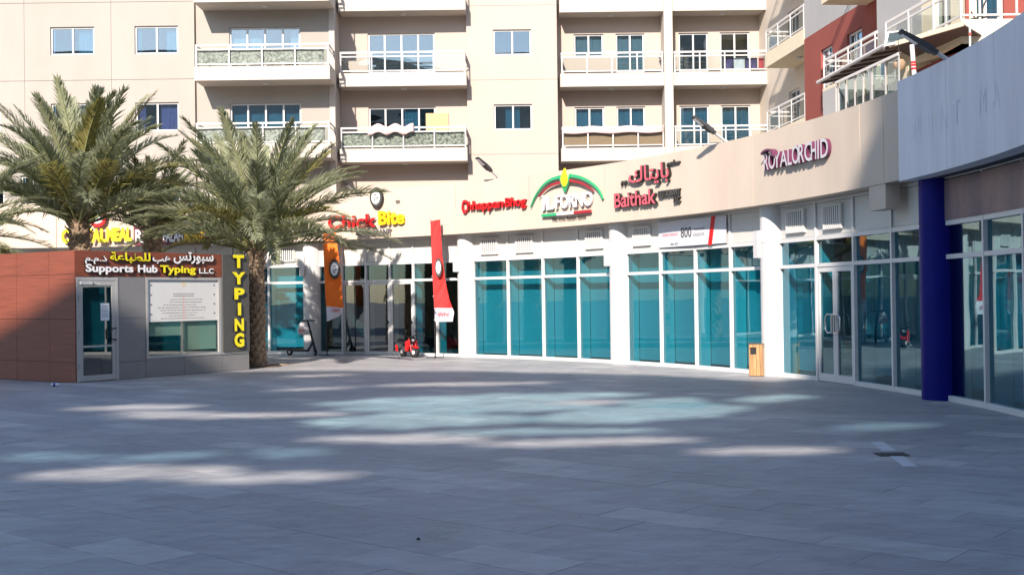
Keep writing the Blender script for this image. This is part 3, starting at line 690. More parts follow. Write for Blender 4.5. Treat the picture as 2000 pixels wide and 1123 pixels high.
board('small blue and white word sign just left of the orange flag', 582, 622, 448, 458, None, [('CAFE', 586, 620, 449, 457, 'bluep', 'wletter', .04)])
# ================================================================ FLOODLIGHTS ON THE WALL BAND
def flood(label, base, tip):
    t, _ = theta(base[0], base[1], RF + .12); p = arc(t, RF + .12, ZT); f = arcfr(t, RF + .12, ZT)
    L = thing_fr('floodlight', label, 'floodlight', f, 'floodlights on arms above the shop fronts')
    # the arm points out over the plaza and up: length from the picture
    d = Vector((0, -1, .62)).normalized(); n = 1.0
    mb = MB(f); mb.box(-.06, .06, -.06, .06, .002, .03); mb.build('base_plate', 'white', L)
    mb = MB(f); mb.tube([(0, 0, .02), d * .1, d * .48], .03, 10); mb.build('arm', 'white', L)
    R = Matrix.Translation(d * .45) @ Matrix.Rotation(math.atan2(d.z, -d.y), 4, Vector((-1, 0, 0)))
    mb = MB(f.M @ R); mb.box(-.075, .075, -.2, .0, -.05, .035); mb.box(-.05, .05, .001, .08, -.035, .03); mb.build('gear_box', 'lampgrey', L)
    mb = MB(f.M @ R); mb.add([(-.09, -.2, -.04), (.09, -.2, -.04), (.06, -.55, -.03), (-.06, -.55, -.03), (-.09, -.2, .03), (.09, -.2, .03), (.06, -.55, .01), (-.06, -.55, .01)],
                             [(0, 1, 2, 3), (7, 6, 5, 4), (0, 4, 5, 1), (1, 5, 6, 2), (2, 6, 7, 3), (3, 7, 4, 0)]); mb.build('head', 'lampgrey', L)
    mb = MB(f.M @ R); mb.box(-.05, .05, -.5, -.24, -.046, -.0405); mb.build('lens', 'wletter', L)
flood('grey floodlight above the pale blue sign band at top right', (1872, 108), (1798, 60))
flood('grey floodlight above the wall between the pink script sign and silver lettered sign', (1420, 263), (1366, 213))
flood('grey floodlight above the green arch sign', (975, 336), (936, 298))
flood('grey floodlight left of the round emblem, behind the palm', (690, 368), (672, 366))
# ================================================================ MAIN APARTMENT BUILDING
apt = thing('apartment_building', 'cream apartment block with stacked white railed balconies behind the shops', 'building', (-6, 51, 4.5))
def X(px_, d): return (px_ - 1000) / FPX * d
ZF = [7.45, 10.63, 13.81]           # undersides of the slabs
ZD = 3.18
def window(fr, x0, x1, z0, z1, n=2, curt=None, door=False, parent=None, gm='wglass', depth=.14, vis=None):
    """window set in a hole of the wall: frame, panes, what hangs behind them"""
    parent = parent or apt; fw_ = .07
    mb = MB(fr); xs = [x0 + (x1 - x0) * k / n for k in range(n + 1)]
    hs = [(xs[k] + (fw_ if k == 0 else fw_ / 2), xs[k + 1] - (fw_ if k == n - 1 else fw_ / 2), z0 + fw_, z1 - fw_) for k in range(n)]
    mb.wall(x0 + .002, x1 - .002, z0 + .002, z1 - .002, hs, depth - .06, depth)
    w_ = mb.build('window', 'frame', parent)
    for h in hs:
        mb = MB(fr); mb.box(h[0], h[1], depth - .025, depth - .015, h[2], h[3]); mb.build('pane', gm, w_)
    mb = MB(fr); mb.box(x0 - .05, x1 + .05, depth + .5, depth + .52, z0 - .05, z1 + .05); mb.build('room_back', 'room', w_)
    for c in (curt or []):
        a, b, m = c; mb = MB(fr); k = 10; xa, xb = x0 + (x1 - x0) * a, x0 + (x1 - x0) * b
        vs = []
        for i in range(k + 1):
            xx = xa + (xb - xa) * i / k; yy = depth + .12 + (.03 if i % 2 else 0); vs += [(xx, yy, z0 + .02), (xx, yy, z1 - .02)]
        mb.add(vs, [(2 * i, 2 * i + 2, 2 * i + 3, 2 * i + 1) for i in range(k)]); mb.build('curtain', m, w_)
    return w_
def balcony(fr, x0, x1, yf, yb, zs, mat_='slab', parent=None, ends='both', th=.56, nposts=5, rail=True, glassy=True):
    """slab with upstand, soffit lamp, posts, three rails and glass infill"""
    parent = parent or apt
    mb = MB(fr); mb.box(x0, x1, yf, yb, zs, zs + .2); b = mb.build('balcony', mat_, parent)
    mb = MB(fr); mb.box(x0 + .001, x1 - .001, yf + .001, yf + .15, zs + .2, zs + th); mb.build('upstand', mat_, b)
    if 'l' in ends or ends == 'both': mb = MB(fr); mb.box(x0 + .001, x0 + .15, yf + .151, yb, zs + .2, zs + th); mb.build('upstand', mat_, b)
    if 'r' in ends or ends == 'both': mb = MB(fr); mb.box(x1 - .15, x1 - .001, yf + .151, yb, zs + .2, zs + th); mb.build('upstand', mat_, b)
    mb = MB(fr); mb.lathe([(.11, zs - .07), (.14, zs - .002)], 14, ((x0 + x1) / 2, (yf + yb) / 2)); mb.build('soffit_lamp', 'vent', b)
    if not rail: return b
    zt = zs + th; yr = yf + .06
    for z, r in ((zt + .87, .035), (zt + .70, .022), (zt + .10, .022)):
        mb = MB(fr); mb.box(x0 + .04, x1 - .04, yr - r, yr + r, z - r, z + r); mb.build('rail', 'rail', b)
    for k in range(nposts + 1):
        xx = x0 + .07 + (x1 - x0 - .14) * k / nposts
        mb = MB(fr); mb.box(xx - .024, xx + .024, yr - .05, yr - .0 - .0251, zt + .002, zt + .86); mb.build('post', 'rail', b)
        if k < nposts and glassy:
            xn = x0 + .07 + (x1 - x0 - .14) * (k + 1) / nposts
            mb = MB(fr); mb.box(xx + .03, xn - .03, yr - .004, yr + .004, zt + .125, zt + .675); mb.build('rail_pane', 'railglass', b)
    for xx, e in ((x0 + .06, 'l'), (x1 - .06, 'r')):
        if e in ends or ends == 'both':
            for z, r in ((zt + .87, .03), (zt + .70, .02), (zt + .10, .02)):
                mb = MB(fr); mb.box(xx - r, xx + r, yr + .036, yb, z - r, z + r); mb.build('side_rail', 'rail', b)
    return b
# left wing ---------------------------------------------------------------
YL = 49.0; fl_ = Fr((0, YL, 0), (1, 0.0)); xl1 = X(385, YL)
wl = []
for dz in (0, 1, 2):
    z0 = 5.85 + dz * ZD if dz == 0 else 8.79 + (dz - 1) * 3.19; z1 = z0 + 1.2
    for a, b in ((-73, 4), (103, 189), (268, 353)):
        if dz == 0: continue
        wl.append((X(a, YL), X(b, YL), z0 + (.03 if dz == 2 else 0), z1))
wl.append((X(-40, YL), X(10, YL), 5.7, 7.0)); wl.append((X(42, YL), X(90, YL), 5.7, 7.0)); wl.append((X(268, YL), X(353, YL), 5.6, 6.8))
vj = [-27, X(52, YL), X(222, YL), xl1]; hj = [4.5, 7.6, 10.95, 14.19, 17.2]
for a, b in zip(vj, vj[1:]):
    for c, d in zip(hj, hj[1:]):
        hs = [h for h in wl if h[1] > a and h[0] < b and h[3] > c and h[2] < d]
        mb = MB(fl_); mb.wall(a + .006, b - .006, c + .008, d - .008, hs, 0, .3); mb.build('wall_panel', 'wallleft', apt)
mb = MB(fl_); mb.wall(-27, xl1 - .01, 4.5, 17.2, wl, .301, .45); mb.build('wall', 'wallleft', apt)
cset = [[(.0, .3, 'curtw')], [(.55, .8, 'curtw')], [(.0, .2, 'curtp'), (.55, 1, 'curtp')], [(0, .4, 'curtb')], [(.6, 1, 'curtb')], [(0, .12, 'curtb'), (.7, 1, 'curtb')], None, None, [(0, 1, 'curtb')]]
for k, h in enumerate(wl): window(fl_, *h, n=2, curt=cset[k % 9])
# recess 1 with balconies ---------------------------------------------------
Y1 = 49.15; f1 = Fr((0, Y1, 0), (1, 0)); xa, xb = xl1, X(664, Y1)
h1 = []
for z in (8.2, 11.38): h1.append((X(453, Y1), X(592, Y1), z, z + 1.78 - .06))
mb = MB(f1); mb.wall(xa + .012, X(650, 49.4) - .01, 4.5, 17.2, h1, 0, .3); mb.build('wall', 'wallleft', apt)
window(f1, *h1[0], n=4, curt=[(0, 1, 'curtb')]); window(f1, *h1[1], n=4, curt=[(0, .45, 'curtw'), (.85, 1, 'curtw')])
F0 = Fr((0, 0, 0), (1, 0))
xs0, xs1 = X(384, 47.7), X(649, 47.7)
for z in ZF: balcony(F0, xs0, xs1, 47.7, Y1 - .003, z, nposts=4, ends='both')
mb = MB(F0); mb.box(X(650, 49.4), X(661, 49.4), 49.1, 51.0, 4.5, 17.2); mb.build('pier', 'slab', apt)
# recess 2 ------------------------------------------------------------------
Y2 = 50.6; f2_ = Fr((0, Y2, 0), (1, 0))
h2 = [(X(724, Y2), X(855, Y2), z, z + 1.72) for z in (8.2, 11.38)] 
x20, x21 = X(661, 49.4) + .004, X(917, 50.3)
mb = MB(f2_); mb.wall(x20, x21 - .004, 4.5, 17.2, h2, 0, .3); mb.build('wall', 'wallmid', apt)
window(f2_, *h2[0], n=4, curt=[(.5, .76, 'curtb')]); window(f2_, *h2[1], n=4)
for z in ZF: balcony(F0, X(667, 49.5), X(916, 49.5), 49.5, Y2 - .003, z, nposts=4)
mb = MB(F0); mb.box(x20, x21, 49.52, Y2 - .004, 4.5, 4.9); mb.build('plinth', 'wallmid', apt)
# centre bay ------------------------------------------------------------------
Y3 = 50.3; f3 = Fr((0, Y3, 0), (1, 0)); x30, x31 = X(917, Y3), X(1094, Y3)
h3 = [(X(969, Y3), X(1044, Y3), z, z + 1.1) for z in (8.83, 12.03)]
zj = [4.5, 7.8, 10.98, 14.16, 17.2]
for c, d in zip(zj, zj[1:]):
    mb = MB(f3); mb.wall(x30, x31, c + .006, d - .006, [h for h in h3 if h[3] > c and h[2] < d], 0, .25); mb.build('wall_panel', 'wallmid', apt)
mb = MB(f3); mb.wall(x30 + .01, x31 - .01, 4.5, 17.2, h3, .251, .9); mb.build('wall', 'wallmid', apt)
window(f3, *h3[0], n=2, curt=[(.3, .5, 'curtb'), (.5, .68, 'curtb')]); window(f3, *h3[1], n=2)
# recess 3 ----------------------------------------------------------------------
Y4 = 51.25; f4 = Fr((0, Y4, 0), (1, 0)); x40, x41 = x31 + .004, 12.4
h4 = []
for z in (8.2, 11.38):
    h4 += [(X(1127, Y4), X(1185, Y4), z + .72, z + 1.72), (X(1209, Y4), X(1265, Y4), z, z + 1.72), (X(1332, Y4), X(1390, Y4), z, z + 1.72), (X(1413, Y4), X(1471, Y4), z, z + 1.72)]
mb = MB(f4); mb.wall(x40, x41, 4.5, 17.2, h4, 0, .3); mb.build('wall', 'wallmid', apt)
for k, h in enumerate(h4):
    window(f4, *h, n=2, curt=[[(0, 1, 'curtb')], [(0, 1, 'curtb')], [(0, 1, 'curtb')], [(0, 1, 'curtb')], [(0, 1, 'curtw')], [(0, 1, 'curtw')], None, None][k])
for z in ZF:
    balcony(F0, X(1100, 50.2), X(1303, 50.2), 50.2, Y4 - .003, z, nposts=4)
    balcony(F0, X(1321, 50.2), X(1523, 50.2), 50.2, Y4 - .003, z, nposts=4)
mb = MB(F0); mb.box(X(1303, 50.2) + .004, X(1320, 50.2), 50.1, Y4 - .003, 4.5, 17.2); mb.build('pier', 'slab', apt)
# things on the balconies -----------------------------------------------------------
def cloth(name, label, cat, fr, x0, x1, z0, z1, y, m, group=None, amp=.02, nx=24, nz=6, sag=.0, seed=1, th=.012):
    r = random.Random(seed); ph = [r.uniform(0, 6) for _ in range(4)]; mb = MB(fr); vs = []
    for j in range(nz + 1):
        for i in range(nx + 1):
            u, v = i / nx, j / nz
            dy = amp * (math.sin(u * 23 + ph[0]) + .6 * math.sin(u * 41 + ph[1] + v * 2)) * (.4 + .6 * (1 - v))
            vs.append((x0 + (x1 - x0) * u, y + dy, z0 + (z1 - z0) * v + sag * math.sin(u * 17 + ph[2]) * (v if j == nz else (1 - v) if j == 0 else .3)))
    k = (nx + 1) * (nz + 1); vs += [(a, b + th, c) for a, b, c in vs]
    fs = []
    for j in range(nz):
        for i in range(nx):
            a = j * (nx + 1) + i; q = (a, a + 1, a + nx + 2, a + nx + 1); fs.append(q); fs.append(tuple(k + t for t in reversed(q)))
    rim = [i for i in range(nx + 1)] + [(j + 1) * (nx + 1) - 1 for j in range(1, nz + 1)] + [nz * (nx + 1) + i for i in range(nx - 1, -1, -1)] + [j * (nx + 1) for j in range(nz - 1, 0, -1)]
    for a, b in zip(rim, rim[1:] + rim[:1]): fs.append((b, a, a + k, b + k))
    mb.add(vs, fs, True)
    kw = dict(label=label, category=cat)
    if group: kw['group'] = group
    return mb.build(name, m, None, **kw)
zt1 = ZF[1] + .56; zt0 = ZF[0] + .56
cloth('privacy_screen', 'leaf patterned screen cloth on the upper left balcony', 'screen', F0, xs0 + .1, xs1 - .25, zt1 + .06, zt1 + .69, 47.85, 'camo2', 'privacy screens on balcony railings', seed=2)
cloth('privacy_screen', 'leaf patterned screen cloth on the balcony behind the front palm crown', 'screen', F0, xs0 + .1, xs1 - .25, zt0 + .06, zt0 + .69, 47.85, 'camo2', 'privacy screens on balcony railings', seed=3)
cloth('privacy_screen', 'leaf patterned screen cloth below the pink cloth on the lower middle balcony', 'screen', F0, X(672, 49.5), X(912, 49.5), zt0 + .04, zt0 + .72, 49.66, 'camo', 'privacy screens on balcony railings', seed=4)
cloth('privacy_screen', 'brown mesh screen on the lower right balcony', 'screen', F0, X(1104, 50.2), X(1301, 50.2), zt0 + .08, zt0 + .74, 50.36, 'straw', 'privacy screens on balcony railings', seed=5, amp=.01)
cloth('draped_cloth', 'pale cloth folded over the top of the brown mesh screen', 'cloth', F0, X(1104, 50.2), X(1301, 50.2), zt0 + .62, zt0 + .90, 50.18, 'pinkcloth', seed=6, amp=.015, sag=.03)
cloth('draped_cloth', 'pink cloth draped over the lower middle balcony rail', 'cloth', F0, X(722, 49.5), X(812, 49.5), zt0 + .62, zt0 + .97, 49.42, 'pinkcloth', seed=7, amp=.02, sag=.07)
mb = MB(F0); mb.box(X(836, 50.6), X(880, 50.6), 50.55, 50.6, zt0 + .35, zt0 + 1.62); mb.build('board', 'board', None, label='peach coloured board leaning behind the lower middle balcony rail', category='board')
mb = MB(F0); mb.lathe([(.12, zt1 - .34), (.17, zt1 + .42)], 16, (X(548, 48.3), 48.3)); mb.build('bucket', 'greenp', None, label='green plastic tub on the upper left balcony', category='tub')
for k, (a, b, m, nm, lb) in enumerate(((1420, 1438, 'laundry1', 'towel', 'dark purple towel drying on the upper right balcony'), (1440, 1462, 'laundry2', 'towel', 'pale grey towel drying on the upper right balcony'), (1464, 1486, 'laundry1', 'shirt', 'black shirt drying beside the pale grey towel'), (1489, 1499, 'laundry3', 'towel', 'small red towel drying at the end of the upper right balcony'))):
    cloth(nm, lb, 'laundry', F0, X(a, 50.4), X(b, 50.4), zt1 + .12, zt1 + .62, 50.42 + .02 * k, m, 'laundry on the upper right balcony', seed=10 + k, nx=8)
# ================================================================ SIDE WING (right, turns towards the viewer)
W = Fr((10.6, 42.2, 0), (.1, -1))
wing = thing('apartment_building', 'apartment wing with brick red and grey walls at upper right', 'building', W.o + Vector((0, 0, 4.5)), math.atan2(W.x.y, W.x.x))
def wx(px_, off, y=60): return W.uv(px_, y, off)[0]
ha, hb = wx(1541, 1.2, 200), wx(1562, 1.2, 200)
hs = [(ha, hb, z, z + 1.75) for z in (8.05, 11.25)]
mb = MB(W); mb.wall(-9.6, -.012, 4.5, 16.5, hs, 1.2, 1.5); mb.build('wall', 'beigew', wing)
for h in hs: 
    fw2 = Fr(W.M @ Vector((0, 1.2, 0)), W.x); window(fw2, *h, n=2, parent=wing, curt=[(0, .4, 'curtw')])
for z in ZF: balcony(W, -4.45, -.02, 0, 1.196, z, parent=wing, nposts=3, ends='l', mat_='cream')
h = []
for a, b in ((1603, 1626), (1655, 1684)): h.append((wx(a, 0, 100), wx(b, 0, 100), 8.15, 10.05))
mb = MB(W); mb.wall(0, 10.4, 4.5, 10.78, h, 0, .3); mb.build('red_wall', 'red', wing)
mb = MB(W); mb.wall(0, 10.4, 10.80, 16.5, [], .02, .3); mb.build('grey_wall', 'grey', wing)
mb = MB(W); mb.box(-.004, -.0, .301, 1.2, 4.5, 16.5); mb.build('end_wall', 'grey', wing)
for q in h: window(W, *q, n=2, parent=wing, curt=[(.5, 1, 'curtw')])
for z in (7.45, 10.63): balcony(W, 5.6, 9.65, -1.45, -.003, z, parent=wing, nposts=4, ends='l', mat_='cream')
g0, g1 = wx(1713, -1.2, 60), wx(1800, -1.2, 30)
mb = MB(W); mb.box(g0, g1, -1.2, 1, 4.5, 16.5); mb.build('grey_wall', 'grey', wing)
c1 = wx(1884, -1.2, 30); wh = (wx(1822, -1.2, 30), wx(1856, -1.2, 30), 7.9, 9.8)
mb = MB(W); mb.wall(g1 + .004, c1, 4.5, 16.5, [wh], -1.19, -.9); mb.build('cream_wall', 'cream', wing)
fw3 = Fr(W.M @ Vector((0, -1.19, 0)), W.x); window(fw3, *wh, n=2, parent=wing)
p = W.M @ Vector((c1, -1.19, 0)); fe = Fr((p.x, p.y - .05, 0), (1, 0))
dh = (.08, fe.uv(1961, 20)[0], 7.9, 10.1)
mb = MB(fe); mb.wall(0, 3.2, 4.5, 16.5, [dh], 0, .28); mb.build('red_wall', 'red', wing)
window(fe, *dh, n=2, parent=wing, curt=[(0, 1, 'curtb')])
b0, b1 = wx(1726, -1.95, 50), wx(1877, -1.95, 30)
balcony(W, b0, b1, -1.95, -1.21, 7.27, parent=wing, nposts=3, ends='', mat_='cream')
e = W.M @ Vector((b1, -1.95, 0)); fb = Fr((e.x, e.y, 0), (1, 0)); wdt = fb.uv(2060, 29)[0]
mb = MB(fb); mb.box(.0, wdt, .002, .15, 7.27, 7.82); mb.box(.0, wdt, .151, fe.o.y - e.y - .01, 7.27, 7.45); mb.build('balcony_end', 'cream', wing)
for z in (7.93, 8.52, 8.69):
    mb = MB(fb); mb.box(.03, wdt, .05, .09, z - .02, z + .02); mb.build('rail', 'rail', wing)
for k in range(5):
    xx = .05 + (fb.uv(1990, 29)[0] - .05) * k / 3
    mb = MB(fb); mb.box(xx - .022, xx + .022, .095, .135, 7.822, 8.67); mb.build('post', 'rail', wing)
# folding chair on the near balcony
ch = thing('folding_chair', 'dark folded chair behind the railing of the nearest balcony at top right', 'chair', fb.M @ Vector((.62, .5, 7.45)))
RM[ch.name] = Matrix.Translation(ch.location)
for k, (q, r_) in enumerate((([(.35, .4, 7.46), (.75, .45, 8.35)], .018), ([(.75, .4, 7.46), (.4, .45, 8.1)], .018), ([(.5, .35, 8.35), (.85, .4, 8.4)], .016))):
    mb = MB(fb); mb.tube(q, r_, 6); mb.build('leg' if k < 2 else 'back_rail', 'chair', ch)
mb = MB(fb); mb.add([(.38, .3, 7.9), (.8, .3, 7.95), (.8, .6, 7.98), (.38, .6, 7.93), (.38, .3, 7.92), (.8, .3, 7.97), (.8, .6, 8.0), (.38, .6, 7.95)], [(3, 2, 1, 0), (4, 5, 6, 7), (0, 1, 5, 4), (1, 2, 6, 5), (2, 3, 7, 6), (3, 0, 4, 7)]); mb.build('seat', 'chair', ch)
# ================================================================ ROOF TERRACE CLUTTER
A = at(1597, 162, 32.9); B = at(1737, 84, 27.8)
can = thing('canopy', 'ribbed terrace canopy with white front edge above the wall band', 'canopy', A)
d = (B - A); nrm = Vector((-d.y, d.x, 0)).normalized(); nrm = nrm if nrm.x > 0 else -nrm
def quadslab(mb, P, Q, inn, th):
    vs = [P, Q, Q + inn, P + inn]; vs += [v + Vector((0, 0, th)) for v in vs]
    return mb.add(vs, [(3, 2, 1, 0), (4, 5, 6, 7), (0, 1, 5, 4), (1, 2, 6, 5), (2, 3, 7, 6), (3, 0, 4, 7)])
inn = nrm * 1.0 + Vector((0, 0, .18))
mb = MB(); quadslab(mb, A, B, inn, .03); mb.build('roof_sheet', 'canopy', can)
mb = MB(); mb.tube([A + Vector((0, 0, .0)), B], .05, 8); mb.build('front_edge', 'rail', can)
for k in range(7):
    p = A + d * (k + .4) / 7; mb = MB(); mb.tube([p + Vector((0, 0, -.06)), p + inn + Vector((0, 0, -.06))], .04, 6); mb.build('rib', 'canopyd', can)
C1, C2 = at(1737, 92, 27.6), at(1882, 50, 25.4)
can2 = thing('canopy', 'flat canopy with cream edge beam and dark underside behind the top right floodlight', 'canopy', C1)
n2 = Vector((.75, 1.0, 0))
mb = MB(); quadslab(mb, C1, C2, n2 * 1.6, .03); mb.build('roof_sheet', 'canopyd', can2)
mb = MB(); quadslab(mb, C1 - Vector((.02, .03, .02)), C2 - Vector((.02, .03, .02)), n2 * .05, .10); mb.build('edge_beam', 'cream', can2)
q1, q2 = C1 + n2 * 1.3, C2 + n2 * 1.3
dk = MB(); q1.z = q2.z = 4.5; dk.add([q1, q2, q2 + Vector((0, 0, 2.9)), q1 + Vector((0, 0, 2.6))], [(0, 1, 2, 3)]); dk.add([q1 + n2 * .1, q2 + n2 * .1, q2 + n2 * .1 + Vector((0, 0, 2.9)), q1 + n2 * .1 + Vector((0, 0, 2.6))], [(3, 2, 1, 0)]); dk.build('back_wall', 'red', can2)
E0, E1 = at(1638, 200, 29.6), at(1757, 150, 26.2); E0.z = E1.z = 0
en = thing('terrace_enclosure', 'glazed terrace enclosure with added cream sheets below the ribbed canopy', 'glazed enclosure', (E0.x, E0.y, 4.5))
fe2 = Fr(E0, E1 - E0); wE = (E1 - E0).length
cuts = [0, .14, .30, .44, .575, .80, 1.0]
for k, c in enumerate(cuts):
    mb = MB(fe2); r = .05 if k == 4 else .018; mb.box(wE * c - r, wE * c + r, -.03, .0, 4.505, 6.98); mb.build('post', 'greyframe', en)
    if k < 6:
        mb = MB(fe2); mb.box(wE * c + .075, wE * cuts[k + 1] - .075, 0, .01, 5.0, 6.95); mb.build('pane', 'wglass', en)
        mb = MB(fe2); mb.box(wE * c + .075, wE * cuts[k + 1] - .075, .25, .26, 5.0, 6.75); mb.build('blind', 'cream', en)  # added cream sheet for the cream seen in the panes, no real blind
for z in (5.9, 6.98, 6.05):
    mb = MB(fe2); mb.box(-.05, wE + .05, -.07, -.031, z - .03, z + .03); mb.build('rail', 'rail', en)
mb = MB(fe2); mb.box(-.9, -.08, -.05, .3, 5.5, 6.9); mb.build('side_panel', 'grey', en)
# old window unit on the canopy
c = at(1728, 91, 27.4); fo = Fr(c, (1, -.25))
un = thing('window_unit', 'white framed window unit standing on the canopy edge', 'window', c); RM[un.name] = Matrix.Translation(c)
u_ = lambda x, z: fo.uv(x, z)
P4 = [u_(1728, 91), u_(1772, 82), u_(1769, 59), u_(1733, 63)]
inn4 = [(P4[0][0] + .05, P4[0][1] + .06), (P4[1][0] - .05, P4[1][1] + .05), (P4[2][0] - .04, P4[2][1] - .03), (P4[3][0] + .04, P4[3][1] - .03)]
mb = MB(fo)
for i in range(4):
    j = (i + 1) % 4; mb.prism([P4[i], P4[j], inn4[j], inn4[i]], 0, .06)
mb.build('frame', 'frame', un)
mb = MB(fo); mb.prism(inn4, .02, .03); mb.build('pane', 'wglass', un)
mb = MB(fo); mb.prism([(P4[0][0] - .02, P4[0][1]), (P4[0][0] + .03, P4[0][1]), (P4[3][0] + .03, P4[3][1]), (P4[3][0] - .02, P4[3][1])], .061, .5); mb.build('side_frame', 'frame', un)
# striped pole, thin pole, hanging lamp, plants
p0 = at(1787, 165, 25.6); p1 = at(1781, 88, 25.6)
po = thing('pole', 'white pole with red bands standing behind the wall band', 'pole', p0)
mb = MB(); mb.tube([p0, p1], .05, 10); mb.build('shaft', 'rail', po)
for t in (.36, .45, .52): 
    q = p0.lerp(p1, t); mb = MB(); mb.tube([q, q + Vector((0, 0, .05))], .053, 10); mb.build('red_band', 'sred', po)
p0 = at(1895, 108, 24.0); p1 = at(1894, 40, 24.0); po = thing('pole', 'thin white pole in front of the cream lit wall at top right', 'pole', p0)
mb = MB(); mb.tube([p0, p1], .022, 8); mb.build('shaft', 'rail', po)
mb = MB(); q = p0.lerp(p1, .55); mb.tube([q, q + Vector((0, 0, .06))], .035, 8); mb.build('collar', 'red', po)
c = at(1757, 128, 26.4); hl = thing('hanging_pot', 'brown clay pot hanging under the canopy', 'pot', c)
mb = MB(); mb.lathe([(.05, c.z - .13), (.13, c.z - .04), (.14, c.z + .04), (.09, c.z + .12)], 14, (c.x, c.y)); mb.build('pot', 'stub', hl)
mb = MB(); mb.tube([c + Vector((0, 0, .12)), c + Vector((-.02, .02, .6))], .008, 5); mb.build('cord', 'black', hl)
def shrub(label, c, r, hgt, n, seed):
    g = random.Random(seed); t = thing('potted_plant', label, 'plant', c, 0, 'plants on the roof terrace')
    mb = MB(); mb.lathe([(.1, c.z), (.14, c.z + .25)], 12, (c.x, c.y)); mb.build('pot', 'stub', t)
    st = MB(); lf = MB()
    for k in range(n):
        a = g.uniform(0, 6.28); tip = c + Vector((math.cos(a) * r * g.uniform(.2, 1), math.sin(a) * r * g.uniform(.2, 1), .25 + hgt * g.uniform(.4, 1)))
        st.tube([c + Vector((0, 0, .2)), (c + tip) / 2 + Vector((0, 0, .15)), tip], [.012, .009, .004], 4)
        for q in range(9):
            b = g.uniform(0, 6.28); l = .14 * g.uniform(.7, 1.3); s_ = c.lerp(tip, .55 + .45 * q / 8) + Vector((0, 0, .1))
            dv = Vector((math.cos(b), math.sin(b), g.uniform(-.3, .6))).normalized() * l; wv = dv.cross(Vector((0, 0, 1))).normalized() * l * .28
            lf.add([s_, s_ + dv * .5 + wv, s_ + dv, s_ + dv * .5 - wv], [(0, 1, 2, 3)])
    st.build('stem', 'stub', t); lf.build('foliage', 'plant', t)
c = at(1838, 150, 24.6); c.z = 5.0; shrub('bright green leafy plant under the floodlight arm', c, .45, .9, 12, 3)
c = at(1815, 160, 25.4); c.z = 4.9; shrub('bare reddish stemmed plant right of the striped pole', c, .6, 1.0, 7, 4)
c = at(1868, 140, 24.2); c.z = 5.0; shrub('dark small plant right of the bright green plant', c, .3, .7, 8, 5)
# ================================================================ TYPING KIOSK
KO = gnd(148, 748); KE = gnd(487, 722)
K = Fr((KO.x, KO.y, 0), KE - KO); KW = (KE - KO).length; KH = 2.815; KD = 3.1
kio = thing('kiosk', 'low office kiosk with orange wood cladding and grey panels at left', 'kiosk', K.o, math.atan2(K.x.y, K.x.x))
kx = lambda x, y=600: K.uv(x, y)[0]
kz = lambda x, y: K.uv(x, y)[1]
uh = kx(434); u_d0, u_d1 = .03, kx(231); u_p1 = kx(284); u_w0, u_w1 = kx(285), kx(431); zh = kz(160, 540)
zj1, zj2 = kz(256, 621), kz(256, 706)
core = MB(K)
core.wall(.01, KW - .01, .004, KH - .03, [(u_d0, u_d1, -1, zh - .01), (u_w0 + .02, u_w1 - .02, kz(360, 694), zh - .03)], .06, .14); core.build('core_wall', 'dgrey', kio)
# side wall: core and orange boards
S = Fr(K.M @ Vector((0, KD, 0)), K.y * -1)   # frame of the left side, x runs from the back to the front corner
mb = MB(S); mb.box(0, KD - .16, .06, .14, .004, KH - .03); mb.build('core_wall', 'dgrey', kio)
mb = MB(K); mb.box(KW - .14, KW - .06, .15, KD, .004, KH - .03); mb.build('core_wall', 'dgrey', kio)
mb = MB(K); mb.box(.15, KW - .15, KD - .1, KD, .004, KH - .03); mb.build('core_wall', 'part', kio)
mb = MB(K); mb.box(.02, KW - .02, .07, KD, KH - .029, KH - .004); mb.build('roof', 'dgrey', kio)
mb = MB(K); mb.box(.15, KW - .15, .15, KD - .1, .003, .02); mb.build('floor', 'floorin', kio)
sz = [.006, S.uv(60, 705)[1], S.uv(60, 623)[1], S.uv(60, 538)[1], KH]; sx_ = [0, 1.05, 2.1, KD - .001]
sx_ = [0, S.uv(96, 600)[0] - 1.22, S.uv(96, 600)[0], KD - .001]
for a, b in zip(sx_, sx_[1:]):
    for c_, d_ in zip(sz, sz[1:]):
        mb = MB(S); mb.box(a + .004, b - .004, .0, .058, c_ + .004, d_ - .004); mb.build('cladding_board', 'orange_clad', kio)
def kp(name, x0, x1, z0, z1, m, y0=-.0, y1=.058, g=.004): mb = MB(K); mb.box(x0 + g, x1 - g, y0, y1, z0 + g, z1 - g); return mb.build(name, m, kio)
kp('header_board', .0, uh, zh, KH, 'orange_clad', .002)
kp('grey_panel', u_d1 + .0, u_p1, zj1, zh, 'alu'); kp('grey_panel', u_d1, u_p1, zj2, zj1, 'alu'); kp('grey_panel', u_d1, u_p1, .004, zj2 - .0, 'alu')
zs_ = kz(360, 696); um = kx(360, 715)
kp('grey_panel', u_p1, um, .004, zs_, 'alu'); kp('grey_panel', um, kx(433), .004, zs_, 'alu')
kp('grey_panel', kx(433), KW, .004, kz(460, 692), 'alu'); kp('light_strip', kx(433), KW, kz(460, 691), kz(460, 686), 'greyframe')
kp('dark_sign_panel', uh, KW, kz(460, 686), KH, 'dgrey', -.03)
kp('corner_trim', u_w1, uh + .0, zs_, zh, 'greyframe')
